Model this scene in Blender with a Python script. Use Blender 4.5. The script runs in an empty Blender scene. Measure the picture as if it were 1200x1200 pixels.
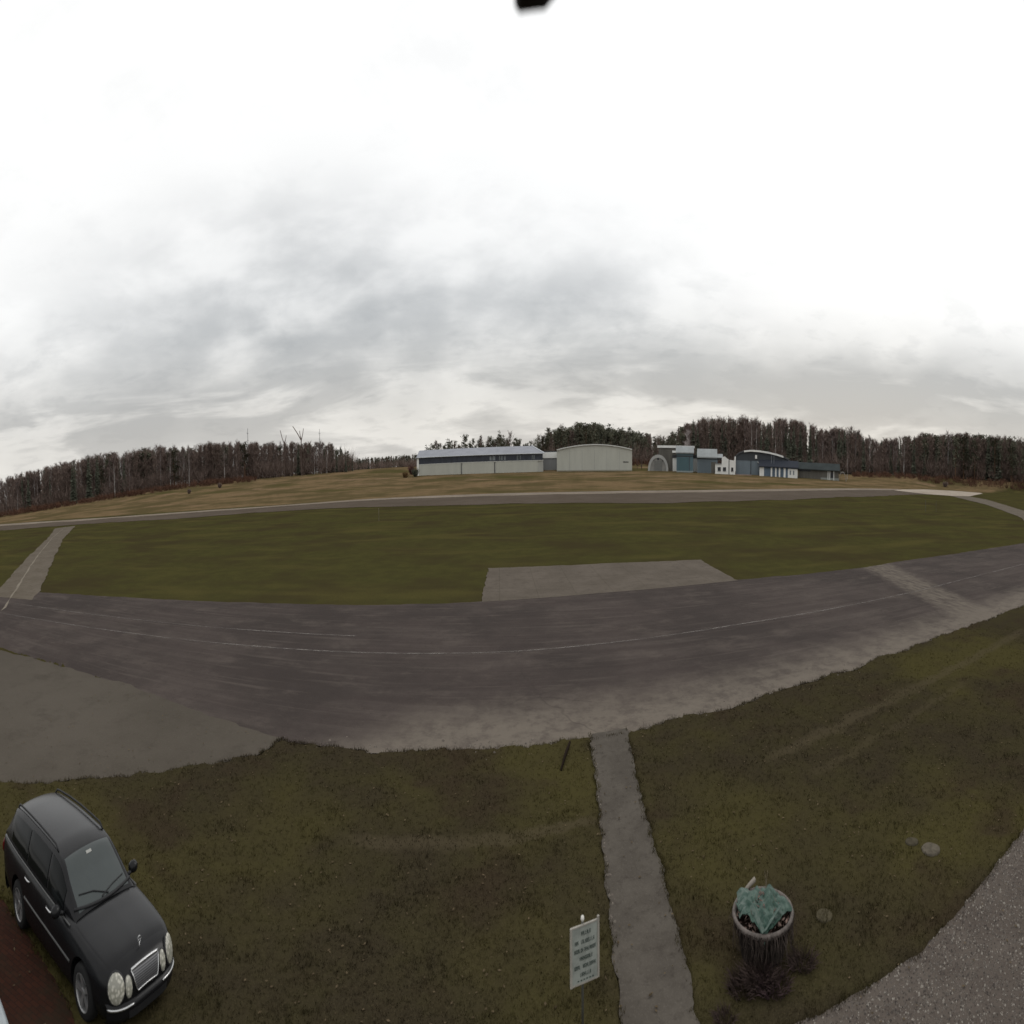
import bpy, bmesh, math, random, functools
import numpy as np
from mathutils import Vector, Matrix, noise as mnoise
R = math.radians
rng = random.Random(11)
nrng = np.random.default_rng(5)
scn = bpy.context.scene
COL = scn.collection
EYE = 5.226

# ------------------------------------------------------------------ helpers
def link(o, parent=None):
    COL.objects.link(o)
    if parent is not None: o.parent = parent
    return o
def tag(o, label, cat, group=None, kind=None):
    o['label'] = label; o['category'] = cat
    if group: o['group'] = group
    if kind: o['kind'] = kind
    return o
def empty(name, loc, rz=0.0):
    o = bpy.data.objects.new(name, None); o.empty_display_size = .3
    o.location = loc; o.rotation_euler = (0, 0, rz)
    return link(o)
def copy_tree(o, parent=None):
    c = o.copy(); link(c, parent)
    for ch in list(o.children): copy_tree(ch, c)
    return c

class MB:
    """collects polygons and links them as one mesh object"""
    def __init__(s): s.v = []; s.f = []; s.m = []
    def add(s, vs, fs, m=0):
        b = len(s.v); s.v += [tuple(p) for p in vs]
        s.f += [tuple(b+i for i in f) for f in fs]; s.m += [m]*len(fs)
    def box(s, x0, x1, y0, y1, z0, z1, m=0):
        s.add([(x0,y0,z0),(x1,y0,z0),(x1,y1,z0),(x0,y1,z0),(x0,y0,z1),(x1,y0,z1),(x1,y1,z1),(x0,y1,z1)],
              [(0,3,2,1),(4,5,6,7),(0,1,5,4),(1,2,6,5),(2,3,7,6),(3,0,4,7)], m)
    def prism(s, prof, y0, y1, m=0):
        """profile in x,z pushed along y"""
        n = len(prof)
        s.add([(x,y0,z) for x,z in prof]+[(x,y1,z) for x,z in prof],
              [tuple(range(n)), tuple(reversed(range(n,2*n)))]+[(i,i+n,(i+1)%n+n,(i+1)%n) for i in range(n)], m)
    def prism_x(s, prof, x0, x1, m=0):
        n = len(prof)
        s.add([(x0,y,z) for y,z in prof]+[(x1,y,z) for y,z in prof],
              [tuple(reversed(range(n))), tuple(range(n,2*n))]+[(i,(i+1)%n,(i+1)%n+n,i+n) for i in range(n)], m)
    def tube(s, pts, rad, n=6, m=0, cap=True):
        pts = [Vector(p) for p in pts]
        if not hasattr(rad, '__len__'): rad = [rad]*len(pts)
        vs = []; fs = []
        for i,p in enumerate(pts):
            d = (pts[min(i+1,len(pts)-1)]-pts[max(i-1,0)]).normalized()
            a = d.orthogonal().normalized() if abs(d.z) > .9 else d.cross(Vector((0,0,1))).normalized()
            b = d.cross(a)
            for k in range(n):
                t = 2*math.pi*k/n
                vs.append(p+(a*math.cos(t)+b*math.sin(t))*rad[i])
        for i in range(len(pts)-1):
            for k in range(n):
                fs.append((i*n+k, i*n+(k+1)%n, (i+1)*n+(k+1)%n, (i+1)*n+k))
        if cap: fs += [tuple(reversed(range(n))), tuple(range((len(pts)-1)*n, len(pts)*n))]
        s.add(vs, fs, m)
    def lathe(s, prof, n=32, m=0, M=None, closed=False):
        vs = []; fs = []
        for (r,z) in prof:
            for k in range(n):
                t = 2*math.pi*k/n; p = Vector((r*math.cos(t), r*math.sin(t), z))
                vs.append(M@p if M else p)
        L = len(prof)
        for i in range(L if closed else L-1):
            j = (i+1)%L
            for k in range(n): fs.append((i*n+k, i*n+(k+1)%n, j*n+(k+1)%n, j*n+k))
        s.add(vs, fs, m)
    def build(s, name, mats, parent=None, smooth=False, fix=True):
        me = bpy.data.meshes.new(name); me.from_pydata(s.v, [], s.f)
        if not isinstance(mats, (list,tuple)): mats = [mats]
        for m in mats: me.materials.append(m)
        me.polygons.foreach_set('material_index', s.m)
        if smooth: me.polygons.foreach_set('use_smooth', [True]*len(s.f))
        if fix:
            bm = bmesh.new(); bm.from_mesh(me); bmesh.ops.recalc_face_normals(bm, faces=bm.faces); bm.to_mesh(me); bm.free()
        me.update()
        return link(bpy.data.objects.new(name, me), parent)

def raw_mesh(name, V, F, mats, parent=None, smooth=False, midx=None):
    """fast mesh from arrays; F is n x k of one face size"""
    V = np.asarray(V, np.float32); F = np.asarray(F, np.int32); n, k = F.shape
    me = bpy.data.meshes.new(name)
    me.vertices.add(len(V)); me.vertices.foreach_set('co', V.ravel())
    me.loops.add(n*k); me.loops.foreach_set('vertex_index', F.ravel())
    me.polygons.add(n); me.polygons.foreach_set('loop_start', np.arange(n, dtype=np.int32)*k)
    if not isinstance(mats, (list,tuple)): mats = [mats]
    for m in mats: me.materials.append(m)
    if midx is not None: me.polygons.foreach_set('material_index', np.asarray(midx, np.int32))
    me.polygons.foreach_set('use_smooth', np.full(n, smooth, dtype=bool))
    me.update(calc_edges=True); me.validate()
    return link(bpy.data.objects.new(name, me), parent)

# ------------------------------------------------------------------ material helper
class NT:
    def __init__(s, name, rough=.9, spec=.2):
        s.mat = bpy.data.materials.new(name); s.mat.use_nodes = True
        s.t = s.mat.node_tree; s.b = s.t.nodes['Principled BSDF']
        s.b.inputs['Roughness'].default_value = rough
        s.b.inputs['Specular IOR Level'].default_value = spec
        s.co = s.t.nodes.new('ShaderNodeTexCoord').outputs['Object']
    def n(s, typ, **kw):
        nd = s.t.nodes.new(typ)
        for k,v in kw.items(): setattr(nd, k, v)
        return nd
    def L(s, a, b): s.t.links.new(a, b)
    def mapped(s, scale=(1,1,1), rot=0.0, loc=(0,0,0)):
        m = s.n('ShaderNodeMapping'); s.L(s.co, m.inputs['Vector'])
        m.inputs['Scale'].default_value = scale; m.inputs['Rotation'].default_value = (0,0,rot); m.inputs['Location'].default_value = loc
        return m.outputs[0]
    def noise(s, scale, detail=5, rough=.6, vec=None, dist=0.0):
        nd = s.n('ShaderNodeTexNoise'); nd.inputs['Scale'].default_value = scale
        nd.inputs['Detail'].default_value = detail; nd.inputs['Roughness'].default_value = rough
        nd.inputs['Distortion'].default_value = dist
        s.L(vec if vec is not None else s.co, nd.inputs['Vector']); return nd.outputs['Fac']
    def ramp(s, fac, a, b, lo=0.0, hi=1.0):
        m = s.n('ShaderNodeMapRange'); m.clamp = True; m.interpolation_type = 'SMOOTHSTEP'
        s.L(fac, m.inputs[0]); m.inputs[1].default_value = a; m.inputs[2].default_value = b
        m.inputs[3].default_value = lo; m.inputs[4].default_value = hi; return m.outputs[0]
    def mix(s, fac, a, b):
        m = s.n('ShaderNodeMix', data_type='RGBA')
        if hasattr(fac, 'links'): s.L(fac, m.inputs['Factor'])
        else: m.inputs['Factor'].default_value = fac
        for sock, c in ((m.inputs[6], a), (m.inputs[7], b)):
            if hasattr(c, 'links'): s.L(c, sock)
            else: sock.default_value = (*c, 1)
        return m.outputs[2]
    def math(s, op, a, b=0.0, c=None):
        m = s.n('ShaderNodeMath', operation=op)
        for i, x in enumerate((a, b, c)):
            if x is None: continue
            if hasattr(x, 'links'): s.L(x, m.inputs[i])
            else: m.inputs[i].default_value = x
        return m.outputs[0]
    def line(s, nx, ny, off=0.0):
        """signed distance nx*x+ny*y-off in object space"""
        v = s.n('ShaderNodeVectorMath', operation='DOT_PRODUCT'); s.L(s.co, v.inputs[0]); v.inputs[1].default_value = (nx, ny, 0)
        return s.math('SUBTRACT', v.outputs['Value'], off)
    def col(s, c):
        if hasattr(c, 'links'): s.L(c, s.b.inputs['Base Color'])
        else: s.b.inputs['Base Color'].default_value = (*c, 1)
        return s.mat
    def bump(s, h, strength=.5, dist=.02):
        b = s.n('ShaderNodeBump'); b.inputs['Strength'].default_value = strength; b.inputs['Distance'].default_value = dist
        s.L(h, b.inputs['Height']); s.L(b.outputs[0], s.b.inputs['Normal'])

def plain(name, c, rough=.7, spec=.3, var=.12, scale=3.0, metal=0.0, coat=0.0):
    m = NT(name, rough, spec); m.b.inputs['Metallic'].default_value = metal
    if coat: m.b.inputs['Coat Weight'].default_value = coat; m.b.inputs['Coat Roughness'].default_value = .05
    f = m.ramp(m.noise(scale, 5, .65), .3, .7)
    return m.col(m.mix(f, tuple(x*(1-var) for x in c), tuple(min(1,x*(1+var)) for x in c)))

# ------------------------------------------------------------------ terrain
ZT = [(-180,0),(-70,.4),(-59.4,.76),(-54.5,1.39),(-49.5,2.44),(-44.5,3.2),(-39.5,4.1),(-34.6,4.46),(-29.6,4.4),(-24.7,4.5),(-18.3,4.6),
      (-14,4.7),(-11,4.2),(0,3.9),(15,3.9),(30,3.2),(36,2.7),(39.6,2.4),(44.5,3.3),(49.5,3.6),(54.5,4.0),(59.4,4.6),(70,4.4),(100,0),(180,0)]
DR = [(-180,290),(-59,290),(-49.5,212),(-39.7,190),(-29.7,180),(0,176),(20,186),(30,212),(39.6,268),(44.5,290),(49.5,352),(59,352),(180,352)]
zt_a, zt_z = np.array(ZT).T; dr_a, dr_d = np.array(DR).T
def terr(x, y):
    x = np.asarray(x, float); y = np.asarray(y, float)
    az = np.degrees(np.arctan2(x, y)); d = np.hypot(x, y)
    zt = np.interp(az, zt_a, zt_z); dr = np.interp(az, dr_a, dr_d)
    t = np.clip((d-dr)/(400-dr), 0, 1)
    z = zt*t**2
    return z + np.clip((d-400)/1400, 0, 1)*(5.05-zt)*(zt > 0)
def pol(az, d): return (d*math.sin(R(az)), d*math.cos(R(az)))

def in_poly(px, py, poly):
    inside = np.zeros(px.shape, bool); n = len(poly)
    for i in range(n):
        x0,y0 = poly[i]; x1,y1 = poly[(i+1)%n]
        if y0 == y1: continue
        c = ((y0 > py) != (y1 > py)) & (px < (x1-x0)*(py-y0)/(y1-y0)+x0)
        inside ^= c
    return inside
def resample(pts, step):
    out = []
    for (a, b) in zip(pts[:-1], pts[1:]):
        n = max(1, int(math.dist(a, b)/step))
        out += [(a[0]+(b[0]-a[0])*i/n, a[1]+(b[1]-a[1])*i/n) for i in range(n)]
    return out+[pts[-1]]
def ragged(pts, step, amp, scale, seed):
    """resampled outline with an uneven, worn edge"""
    r = resample(pts, step); out = []
    for i, p in enumerate(r):
        a = r[max(i-1,0)]; b = r[min(i+1,len(r)-1)]
        d = Vector((b[0]-a[0], b[1]-a[1])).normalized()
        q = Vector((p[0]*scale+seed*7.1, p[1]*scale, seed))
        k = amp*(mnoise.noise(q)+.6*mnoise.noise(q*2.7)+.4*mnoise.noise(q*7.3))
        out.append((p[0]-d.y*k, p[1]+d.x*k))
    return out
def sheet(name, poly, z, mat, kind='structure'):
    bm = bmesh.new()
    vs = [bm.verts.new((x, y, z)) for x, y in poly]
    f = bm.faces.new(vs)
    bmesh.ops.triangulate(bm, faces=[f]); bmesh.ops.recalc_face_normals(bm, faces=bm.faces)
    if sum(f.normal.z for f in bm.faces) < 0: bmesh.ops.reverse_faces(bm, faces=bm.faces)
    me = bpy.data.meshes.new(name); bm.to_mesh(me); bm.free(); me.materials.append(mat)
    o = link(bpy.data.objects.new(name, me)); o['kind'] = kind
    return o
def strip(name, a, b, z, mat, n=None, across=1, kind='structure'):
    """surface between two edge lines, draped on the terrain"""
    def at(pts, t):
        seg = [math.dist(p, q) for p, q in zip(pts[:-1], pts[1:])]; s = t*sum(seg)
        for (p, q, l) in zip(pts[:-1], pts[1:], seg):
            if s <= l or (p, q) == (pts[-2], pts[-1]): return (p[0]+(q[0]-p[0])*s/l, p[1]+(q[1]-p[1])*s/l)
            s -= l
    n = n or 200; V = []; F = []
    for i in range(n+1):
        p = at(a, i/n); q = at(b, i/n)
        for k in range(across+1): V.append((p[0]+(q[0]-p[0])*k/across, p[1]+(q[1]-p[1])*k/across))
    V = np.array(V); zz = terr(V[:,0], V[:,1])+z
    w = across+1
    for i in range(n):
        for k in range(across): F.append((i*w+k, (i+1)*w+k, (i+1)*w+k+1, i*w+k+1))
    o = raw_mesh(name, np.column_stack([V, zz]), F, mat)
    if o.data.polygons[0].normal.z < 0: o.data.flip_normals()
    o['kind'] = kind
    return o

# ------------------------------------------------------------------ ground materials
TH = R(4.8); NX, NY = -math.sin(TH), math.cos(TH)
def grass_mat(name, lawn=False):
    m = NT(name, 1.0, 0.0)
    big = m.noise(.09, 4, .6); mid = m.noise(.55, 5, .6); fin = m.noise(7.0, 6, .75)
    ff = m.noise(38.0, 4, .7)
    # close lawn: darker and browner than the field, worn
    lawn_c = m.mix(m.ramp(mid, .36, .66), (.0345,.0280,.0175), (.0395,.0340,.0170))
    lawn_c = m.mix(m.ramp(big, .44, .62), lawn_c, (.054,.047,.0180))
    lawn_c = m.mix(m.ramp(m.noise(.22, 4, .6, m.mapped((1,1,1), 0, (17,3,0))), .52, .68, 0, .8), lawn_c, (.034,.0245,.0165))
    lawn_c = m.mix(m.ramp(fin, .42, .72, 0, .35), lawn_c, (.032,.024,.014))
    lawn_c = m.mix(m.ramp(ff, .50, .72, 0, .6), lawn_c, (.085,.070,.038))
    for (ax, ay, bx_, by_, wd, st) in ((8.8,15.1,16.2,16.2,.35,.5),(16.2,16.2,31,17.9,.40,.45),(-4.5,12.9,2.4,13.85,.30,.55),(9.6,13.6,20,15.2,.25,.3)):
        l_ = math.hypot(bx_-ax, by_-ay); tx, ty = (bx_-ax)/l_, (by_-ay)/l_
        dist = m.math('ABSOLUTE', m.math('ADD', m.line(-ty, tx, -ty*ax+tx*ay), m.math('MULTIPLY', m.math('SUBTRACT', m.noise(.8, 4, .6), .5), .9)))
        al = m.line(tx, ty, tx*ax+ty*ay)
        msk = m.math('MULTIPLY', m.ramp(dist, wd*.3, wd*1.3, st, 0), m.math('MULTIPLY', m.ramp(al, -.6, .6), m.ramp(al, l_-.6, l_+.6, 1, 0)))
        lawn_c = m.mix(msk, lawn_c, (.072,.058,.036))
    # mown field between the two runways
    fld = m.mix(m.ramp(mid, .35, .68), (.0485,.0450,.0175), (.0585,.0545,.0195))
    fld = m.mix(m.ramp(big, .40, .68), fld, (.044,.0360,.0175))
    fld = m.mix(m.ramp(m.noise(.16, 3, .5, m.mapped((.35,1,1), TH, (31,7,0))), .5, .72), fld, (.069,.060,.022))
    fld = m.mix(m.ramp(fin, .44, .74, 0, .7), fld, (.038,.032,.014))
    # dry meadow beyond
    med = m.mix(m.ramp(m.noise(.035, 5, .65), .40, .60), (.152,.106,.058), (.084,.066,.032))
    med = m.mix(m.ramp(m.noise(.02, 4, .6, m.mapped((.5,1,1), TH, (3,51,0))), .52, .66), med, (.066,.059,.023))
    med = m.mix(m.ramp(m.noise(.05, 4, .65, m.mapped((.6,1,1), TH, (83,11,0))), .55, .72), med, (.185,.125,.078))
    med = m.mix(m.ramp(m.noise(.3, 5, .7), .45, .75, 0, .6), med, (.066,.045,.026))
    v = m.line(NX, NY); j = m.math('MULTIPLY', m.math('SUBTRACT', m.noise(.15, 4, .6), .5), 16.0)
    v2 = m.math('ADD', m.line(-math.sin(R(6.5)), math.cos(R(6.5))), m.math('MULTIPLY', j, .6))
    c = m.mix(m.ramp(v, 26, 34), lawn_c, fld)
    c = m.mix(m.ramp(v2, 164, 174), c, med)
    m.col(c)
    m.bump(m.math('ADD', m.math('MULTIPLY', fin, .6), m.math('MULTIPLY', ff, .4)), .7, .03)
    return m.mat
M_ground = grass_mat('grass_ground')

def asphalt_taxi():
    m = NT('worn_asphalt', 1.0, .02)
    st = m.noise(1.0, 5, .62, m.mapped((.045,.75,1), -TH)); st2 = m.noise(1.0, 4, .6, m.mapped((.16,2.6,1), -TH, (4,9,0)))
    big = m.noise(.11, 5, .62); fin = m.noise(26.0, 4, .75); mid = m.noise(2.2, 6, .7)
    c = m.mix(m.ramp(st, .35, .68), (.052,.041,.0375), (.070,.057,.051))
    c = m.mix(m.ramp(big, .40, .62, 0, .9), c, (.040,.0325,.030))
    c = m.mix(m.ramp(st2, .52, .74, 0, .6), c, (.088,.073,.064))
    c = m.mix(m.ramp(mid, .48, .78, 0, .55), c, (.038,.030,.027))
    # pale worn margin along the near edge, where the binder has gone
    d = m.line(NX, NY, 18.1)
    e = m.math('ADD', d, m.math('MULTIPLY', m.math('SUBTRACT', m.noise(.6, 5, .7), .5), 4.0))
    x = m.line(1, 0)
    e = m.math('ADD', e, m.ramp(x, -11, -2, 6, 0))
    c = m.mix(m.ramp(m.noise(.45, 6, .7, m.mapped((.6,1,1), -TH, (5,2,0))), .50, .72, 0, .55), c, (.098,.081,.070))
    c = m.mix(m.ramp(m.noise(3.2, 6, .75), .55, .72, 0, .5), c, (.034,.027,.024))
    c = m.mix(m.math('MULTIPLY', m.ramp(e, .8, 5.2, .95, 0), m.ramp(m.noise(1.1, 6, .75), .34, .58, .45, 1)), c, (.150,.128,.105))
    # old trench repair across, bare concrete and gravel
    a = Vector((37.3,40.7)); b = Vector((31.0,21.6)); t = (b-a).normalized()
    w = m.math('ABSOLUTE', m.math('ADD', m.line(-t.y, t.x, -t.y*a.x+t.x*a.y), m.math('MULTIPLY', m.math('SUBTRACT', m.noise(1.3, 4, .7), .5), 2.2)))
    f = m.math('MULTIPLY', m.ramp(w, 1.0, 2.7, .9, 0), m.ramp(m.noise(2.4, 5, .7, m.mapped((1,.25,1), -R(17))), .36, .62, .25, 1))
    c = m.mix(f, c, (.140,.119,.097))
    # fine cracks sealed with tar
    vo = m.n('ShaderNodeTexVoronoi', feature='DISTANCE_TO_EDGE'); vo.inputs['Scale'].default_value = .22
    wv = m.n('ShaderNodeMix', data_type='VECTOR'); wv.inputs['Factor'].default_value = .25
    nz = m.n('ShaderNodeTexNoise'); nz.inputs['Scale'].default_value = .7; m.L(m.co, nz.inputs['Vector'])
    m.L(m.co, wv.inputs[4]); av = m.n('ShaderNodeVectorMath', operation='ADD'); m.L(m.co, av.inputs[0]); sc = m.n('ShaderNodeVectorMath', operation='SCALE'); sc.inputs['Scale'].default_value = 5.0
    m.L(nz.outputs['Color'], sc.inputs[0]); m.L(sc.outputs[0], av.inputs[1]); m.L(av.outputs[0], wv.inputs[5]); m.L(wv.outputs[1], vo.inputs['Vector'])
    c = m.mix(m.math('MULTIPLY', m.ramp(vo.outputs['Distance'], .003, .012, .30, 0), m.ramp(m.noise(.07, 3, .6), .45, .6)), c, (.034,.028,.025))
    c = m.mix(m.ramp(fin, .45, .75, 0, .35), c, (.13,.112,.098))
    m.col(c); m.bump(fin, .35, .008)
    return m.mat
M_taxi = asphalt_taxi()

def paved(name, c1, c2, c3, sc=.35, speck=30.0, speckle=.4, rough=.9):
    m = NT(name, 1.0, .02)
    a = m.noise(sc, 5, .65); b = m.noise(sc*5, 5, .7); s = m.noise(speck, 4, .8)
    c = m.mix(m.ramp(a, .36, .66), c1, c2)
    c = m.mix(m.ramp(b, .48, .74, 0, .7), c, c3)
    c = m.mix(m.ramp(s, .50, .72, 0, speckle), c, tuple(min(1, x*1.8) for x in c2))
    m.col(c); m.bump(s, .5, .01)
    return m.mat
M_apron = paved('grey_apron_asphalt', (.072,.062,.050), (.088,.076,.062), (.056,.048,.039), .12, 14, .25)
M_pad = paved('pale_concrete', (.092,.077,.062), (.112,.094,.077), (.068,.057,.046), .3, 9, .3)
def joints(mat, w, h, rot, size=.035):
    """dark joints between cast slabs"""
    t = mat.node_tree; b = t.nodes['Principled BSDF']; src = b.inputs['Base Color'].links[0].from_socket
    tc = t.nodes.new('ShaderNodeTexCoord'); mp = t.nodes.new('ShaderNodeMapping'); mp.inputs['Rotation'].default_value = (0,0,rot); br = t.nodes.new('ShaderNodeTexBrick')
    br.offset = 0.0; br.inputs['Scale'].default_value = 1; br.inputs['Brick Width'].default_value = w; br.inputs['Row Height'].default_value = h; br.inputs['Mortar Size'].default_value = size; br.inputs['Mortar Smooth'].default_value = .6
    mx = t.nodes.new('ShaderNodeMix'); mx.data_type = 'RGBA'; mx.inputs[7].default_value = (.045,.040,.026,1)
    ml = t.nodes.new('ShaderNodeMath'); ml.operation = 'MULTIPLY'; ml.inputs[1].default_value = .28
    t.links.new(tc.outputs['Object'], mp.inputs[0]); t.links.new(mp.outputs[0], br.inputs['Vector']); t.links.new(br.outputs['Fac'], ml.inputs[0]); t.links.new(ml.outputs[0], mx.inputs[0]); t.links.new(src, mx.inputs[6]); t.links.new(mx.outputs[2], b.inputs['Base Color'])
joints(M_pad, 3.1, 3.0, -R(1.5), .05)
M_path = paved('path_concrete', (.071,.062,.052), (.092,.081,.068), (.046,.039,.033), .9, 26, .35)
M_gravel = paved('pebble_paving', (.080,.066,.056), (.102,.086,.073), (.056,.045,.039), .8, 55, .5)
M_runway = paved('runway_asphalt', (.072,.056,.042), (.088,.069,.053), (.056,.044,.030), .05, 2, .2)
M_conc = paved('weathered_runway_edge', (.165,.135,.105), (.215,.18,.145), (.12,.098,.076), .06, 1.5, .2)
M_bright = paved('bright_bare_concrete', (.27,.225,.18), (.36,.31,.26), (.20,.165,.13), .08, 1.5, .2)
M_dirt = paved('worn_track', (.100,.083,.064), (.120,.101,.080), (.060,.051,.030), .25, 5, .3)
M_rut = paved('pale_gravel_rut', (.17,.148,.118), (.20,.175,.14), (.12,.10,.08), .3, 6, .3)

def brick_mat():
    m = NT('red_brick_pavers', 1.0, .04)
    b = m.n('ShaderNodeTexBrick'); m.L(m.mapped((1,1,1), R(-8)), b.inputs['Vector'])
    b.inputs['Color1'].default_value = (.050,.020,.013,1); b.inputs['Color2'].default_value = (.036,.016,.011,1); b.inputs['Mortar'].default_value = (.020,.014,.011,1)
    b.inputs['Scale'].default_value = 1.0; b.inputs['Brick Width'].default_value = .21; b.inputs['Row Height'].default_value = .105; b.inputs['Mortar Size'].default_value = .006
    c = m.mix(m.ramp(m.noise(1.1, 5, .7), .42, .7, 0, .7), b.outputs['Color'], (.028,.023,.015))
    m.col(c); m.bump(m.math('ADD', b.outputs['Fac'], m.math('MULTIPLY', m.noise(60, 3, .6), .2)), .4, .006)
    return m.mat
M_brick = brick_mat()

# ------------------------------------------------------------------ ground sheet
def build_ground():
    azs = np.radians(np.concatenate([np.arange(-180,-75,7.5), np.arange(-75,75,1.0), np.arange(75,180,7.5)]))
    rad = np.concatenate([[.02,30,60,100,140], np.arange(160,420,6), [430,450,480,520,600,700,900,1200,1800,3000,6000]])
    A, D = np.meshgrid(azs, rad); X = (D*np.sin(A)).ravel(); Y = (D*np.cos(A)).ravel(); n = len(azs)
    Z = terr(X, Y)-.03
    V = np.column_stack([X, Y, Z])
    F = [(i*n+k, i*n+(k+1)%n, (i+1)*n+(k+1)%n, (i+1)*n+k) for i in range(len(rad)-1) for k in range(n)]
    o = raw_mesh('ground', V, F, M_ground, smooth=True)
    if o.data.polygons[0].normal.z < 0: o.data.flip_normals()
    o['kind'] = 'structure'
build_ground()

NEAR = [(-300,-3.5),(-60,16.0),(-32,18.4),(-26,18.9),(-19.4,18.9),(-9.1,17.5),(-5.1,17.6),(-1.6,18.0),(2.9,18.4),(6.9,19.0),(11.3,19.6),(16.9,20.1),(24.7,20.8),(36.3,21.4),(60,23.0),(300,43)]
FAR = [(-300,12),(-60,31.6),(-46.9,33.2),(-34.8,35.1),(-18.7,36.8),(-10,37.3),(-2.7,38.1),(7,39.6),(19.6,40.5),(33.2,40.4),(42.5,41.5),(55.5,42.3),(73.7,43.6),(300,62)]
nearr = ragged(NEAR, .30, .22, .5, 1); farr = ragged(FAR, .6, .25, .35, 2)
TAXI = nearr+farr[::-1]
sheet('taxiway', TAXI, 0.0, M_taxi)
APRON = [(-60,15.9),(-32,18.3),(-26.3,18.9),(-19.4,19.1),(-9.1,17.6)]
ap2 = [(-9.1,17.6),(-9.4,16.1),(-11.7,13.8),(-14.1,11.6),(-16,9.3),(-22,6.5),(-40,1),(-60,-2)]
ap2r = ragged(ap2, .25, .22, .8, 4); APRON = ragged(APRON, .3, .2, .6, 3)+ap2r[1:]
sheet('apron', APRON, .006, M_apron)
PL = [(3.05,18.75),(2.9,18.2),(2.68,15.6),(2.38,13.0),(2.1,10.5),(1.9,8.3),(1.75,6.5),(1.5,3)]
PR = [(4.5,18.9),(4.38,17.9),(3.95,14.5),(3.72,11.7),(3.5,9.7),(3.22,7.9),(3.05,6.5),(2.8,3)]
PL_R = ragged(PL, .12, .07, 1.6, 5); PR_R = ragged(PR, .12, .08, 1.4, 6); PATH = PL_R+PR_R[::-1]
sheet('footpath', PATH, .012, M_path)
GR = ragged([(4.3,7.05),(4.8,7.12),(6.1,6.95),(7.6,6.8),(9.3,6.95),(11.2,7.15),(12.7,7.3),(20,8.0)], .1, .06, 1.5, 7)
GRAVEL = GR+[(20,2),(4.3,2)]
sheet('gravel_yard', GRAVEL, .010, M_gravel)
BR = ragged([(-18,6.2),(-11.1,6.3),(-9.4,6.15),(-7.6,5.75),(-7.05,5.45),(-6.9,4.6),(-6.7,2)], .15, .05, 1.2, 8)
BRICK = BR+[(-18,2)]
sheet('brick_paving', BRICK, .010, M_brick)
PAD = ragged([(-2.4,38.0),(-2.45,50.3),(8.8,50.7),(20.3,50.2)], .5, .2, .4, 9)+ragged([(20.3,50.2),(20.0,46),(19.9,40.3)], .5, .2, .4, 10)[1:]
sheet('concrete_pad', PAD+[(7,39.3)], .006, M_pad)
# crossing road on the left
RL = [(-50,29),(-55.5,32.5),(-78,51.5),(-110,80),(-141,106)]; RR = [(-44.5,30),(-48.1,33.7),(-66.5,49),(-101,78.5),(-137,112)]
strip('crossing_road', ragged(RL, 1, .35, .2, 11), ragged(RR, 1, .35, .2, 12), .004, M_dirt, 120)
RU = [(-43.5,25.8),(-45,27),(-59.5,38.8),(-75.5,52),(-108,80),(-139,109)]
strip('wheel_rut', ragged([(x-.55,y+.6) for x,y in RU], 1, .2, .4, 13), ragged([(x+.55,y-.6) for x,y in RU], 1, .2, .4, 14), .012, M_rut, 120)
# far runway with its pale edge
L5 = [(-420,98),(-240,139),(-157,143),(-120,149),(-86,155),(-54,167),(-30,171),(0,171),(30,170.5),(61,171.5),(102,180),(167,200),(205,207)]
L4 = [(-420,60),(-240,92),(-177,105),(-142,117),(-101,122),(-76,131),(-44,134),(0,127),(42,121),(80,128),(118,141),(160,156),(186,166)]
INN = [(a[0]+(b[0]-a[0])*.26, a[1]+(b[1]-a[1])*.26) for a, b in zip(L5, L4)]
strip('runway', ragged(INN, 3, .5, .05, 15), ragged(L4, 2, 3.0, .06, 16), .002, M_runway, 300, 6)
strip('runway_edge', ragged(L5, 3, .9, .05, 17), ragged(INN, 3, 1.2, .05, 18), .010, M_conc, 300, 3)
strip('bare_concrete_patch', [(186,190),(205,203),(236,213),(262,208),(276,198)], [(186,166),(196,158),(214,160),(235,172),(268,190)], .03, M_bright, 40, 4)
strip('side_road', ragged([(222,178),(200,139),(158,94.5),(128,66),(90,38)], 2, .4, .1, 19), ragged([(206,178),(191,153),(162,113),(128,77.5),(84,43)], 2, .5, .1, 20), .02, M_dirt, 120, 2)
# worn centre line of the taxiway
def centre_mat():
    m = NT('worn_line_paint', .8, .25)
    f = m.math('MULTIPLY', m.ramp(m.noise(1.3, 5, .7), .32, .64, .12, .72), m.ramp(m.noise(.09, 3, .6), .38, .58, .35, 1))
    m.L(f, m.b.inputs['Alpha'])
    return m.col(m.mix(m.ramp(m.noise(9, 3, .6), .4, .6), (.15,.13,.115), (.21,.19,.17)))
M_line = centre_mat()
CL = [(-45,24.6),(-29,26.0),(-24.1,26.4),(-16.3,27.0),(-10,27.3),(.2,27.8),(8.2,28.6),(14.2,29.2),(24.6,29.7),(31.9,30.2),(45.1,31.6),(55,32.4),(90,35.5)]
strip('centre_line', [(x,y+.075) for x,y in CL], [(x,y-.075) for x,y in CL], .006, M_line, 200)
C2 = [(x, y+2.6-.02*x) for x, y in CL if x < -8]
strip('faded_line', [(x,y+.07) for x,y in C2], [(x,y-.07) for x,y in C2], .006, M_line, 120)

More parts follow.
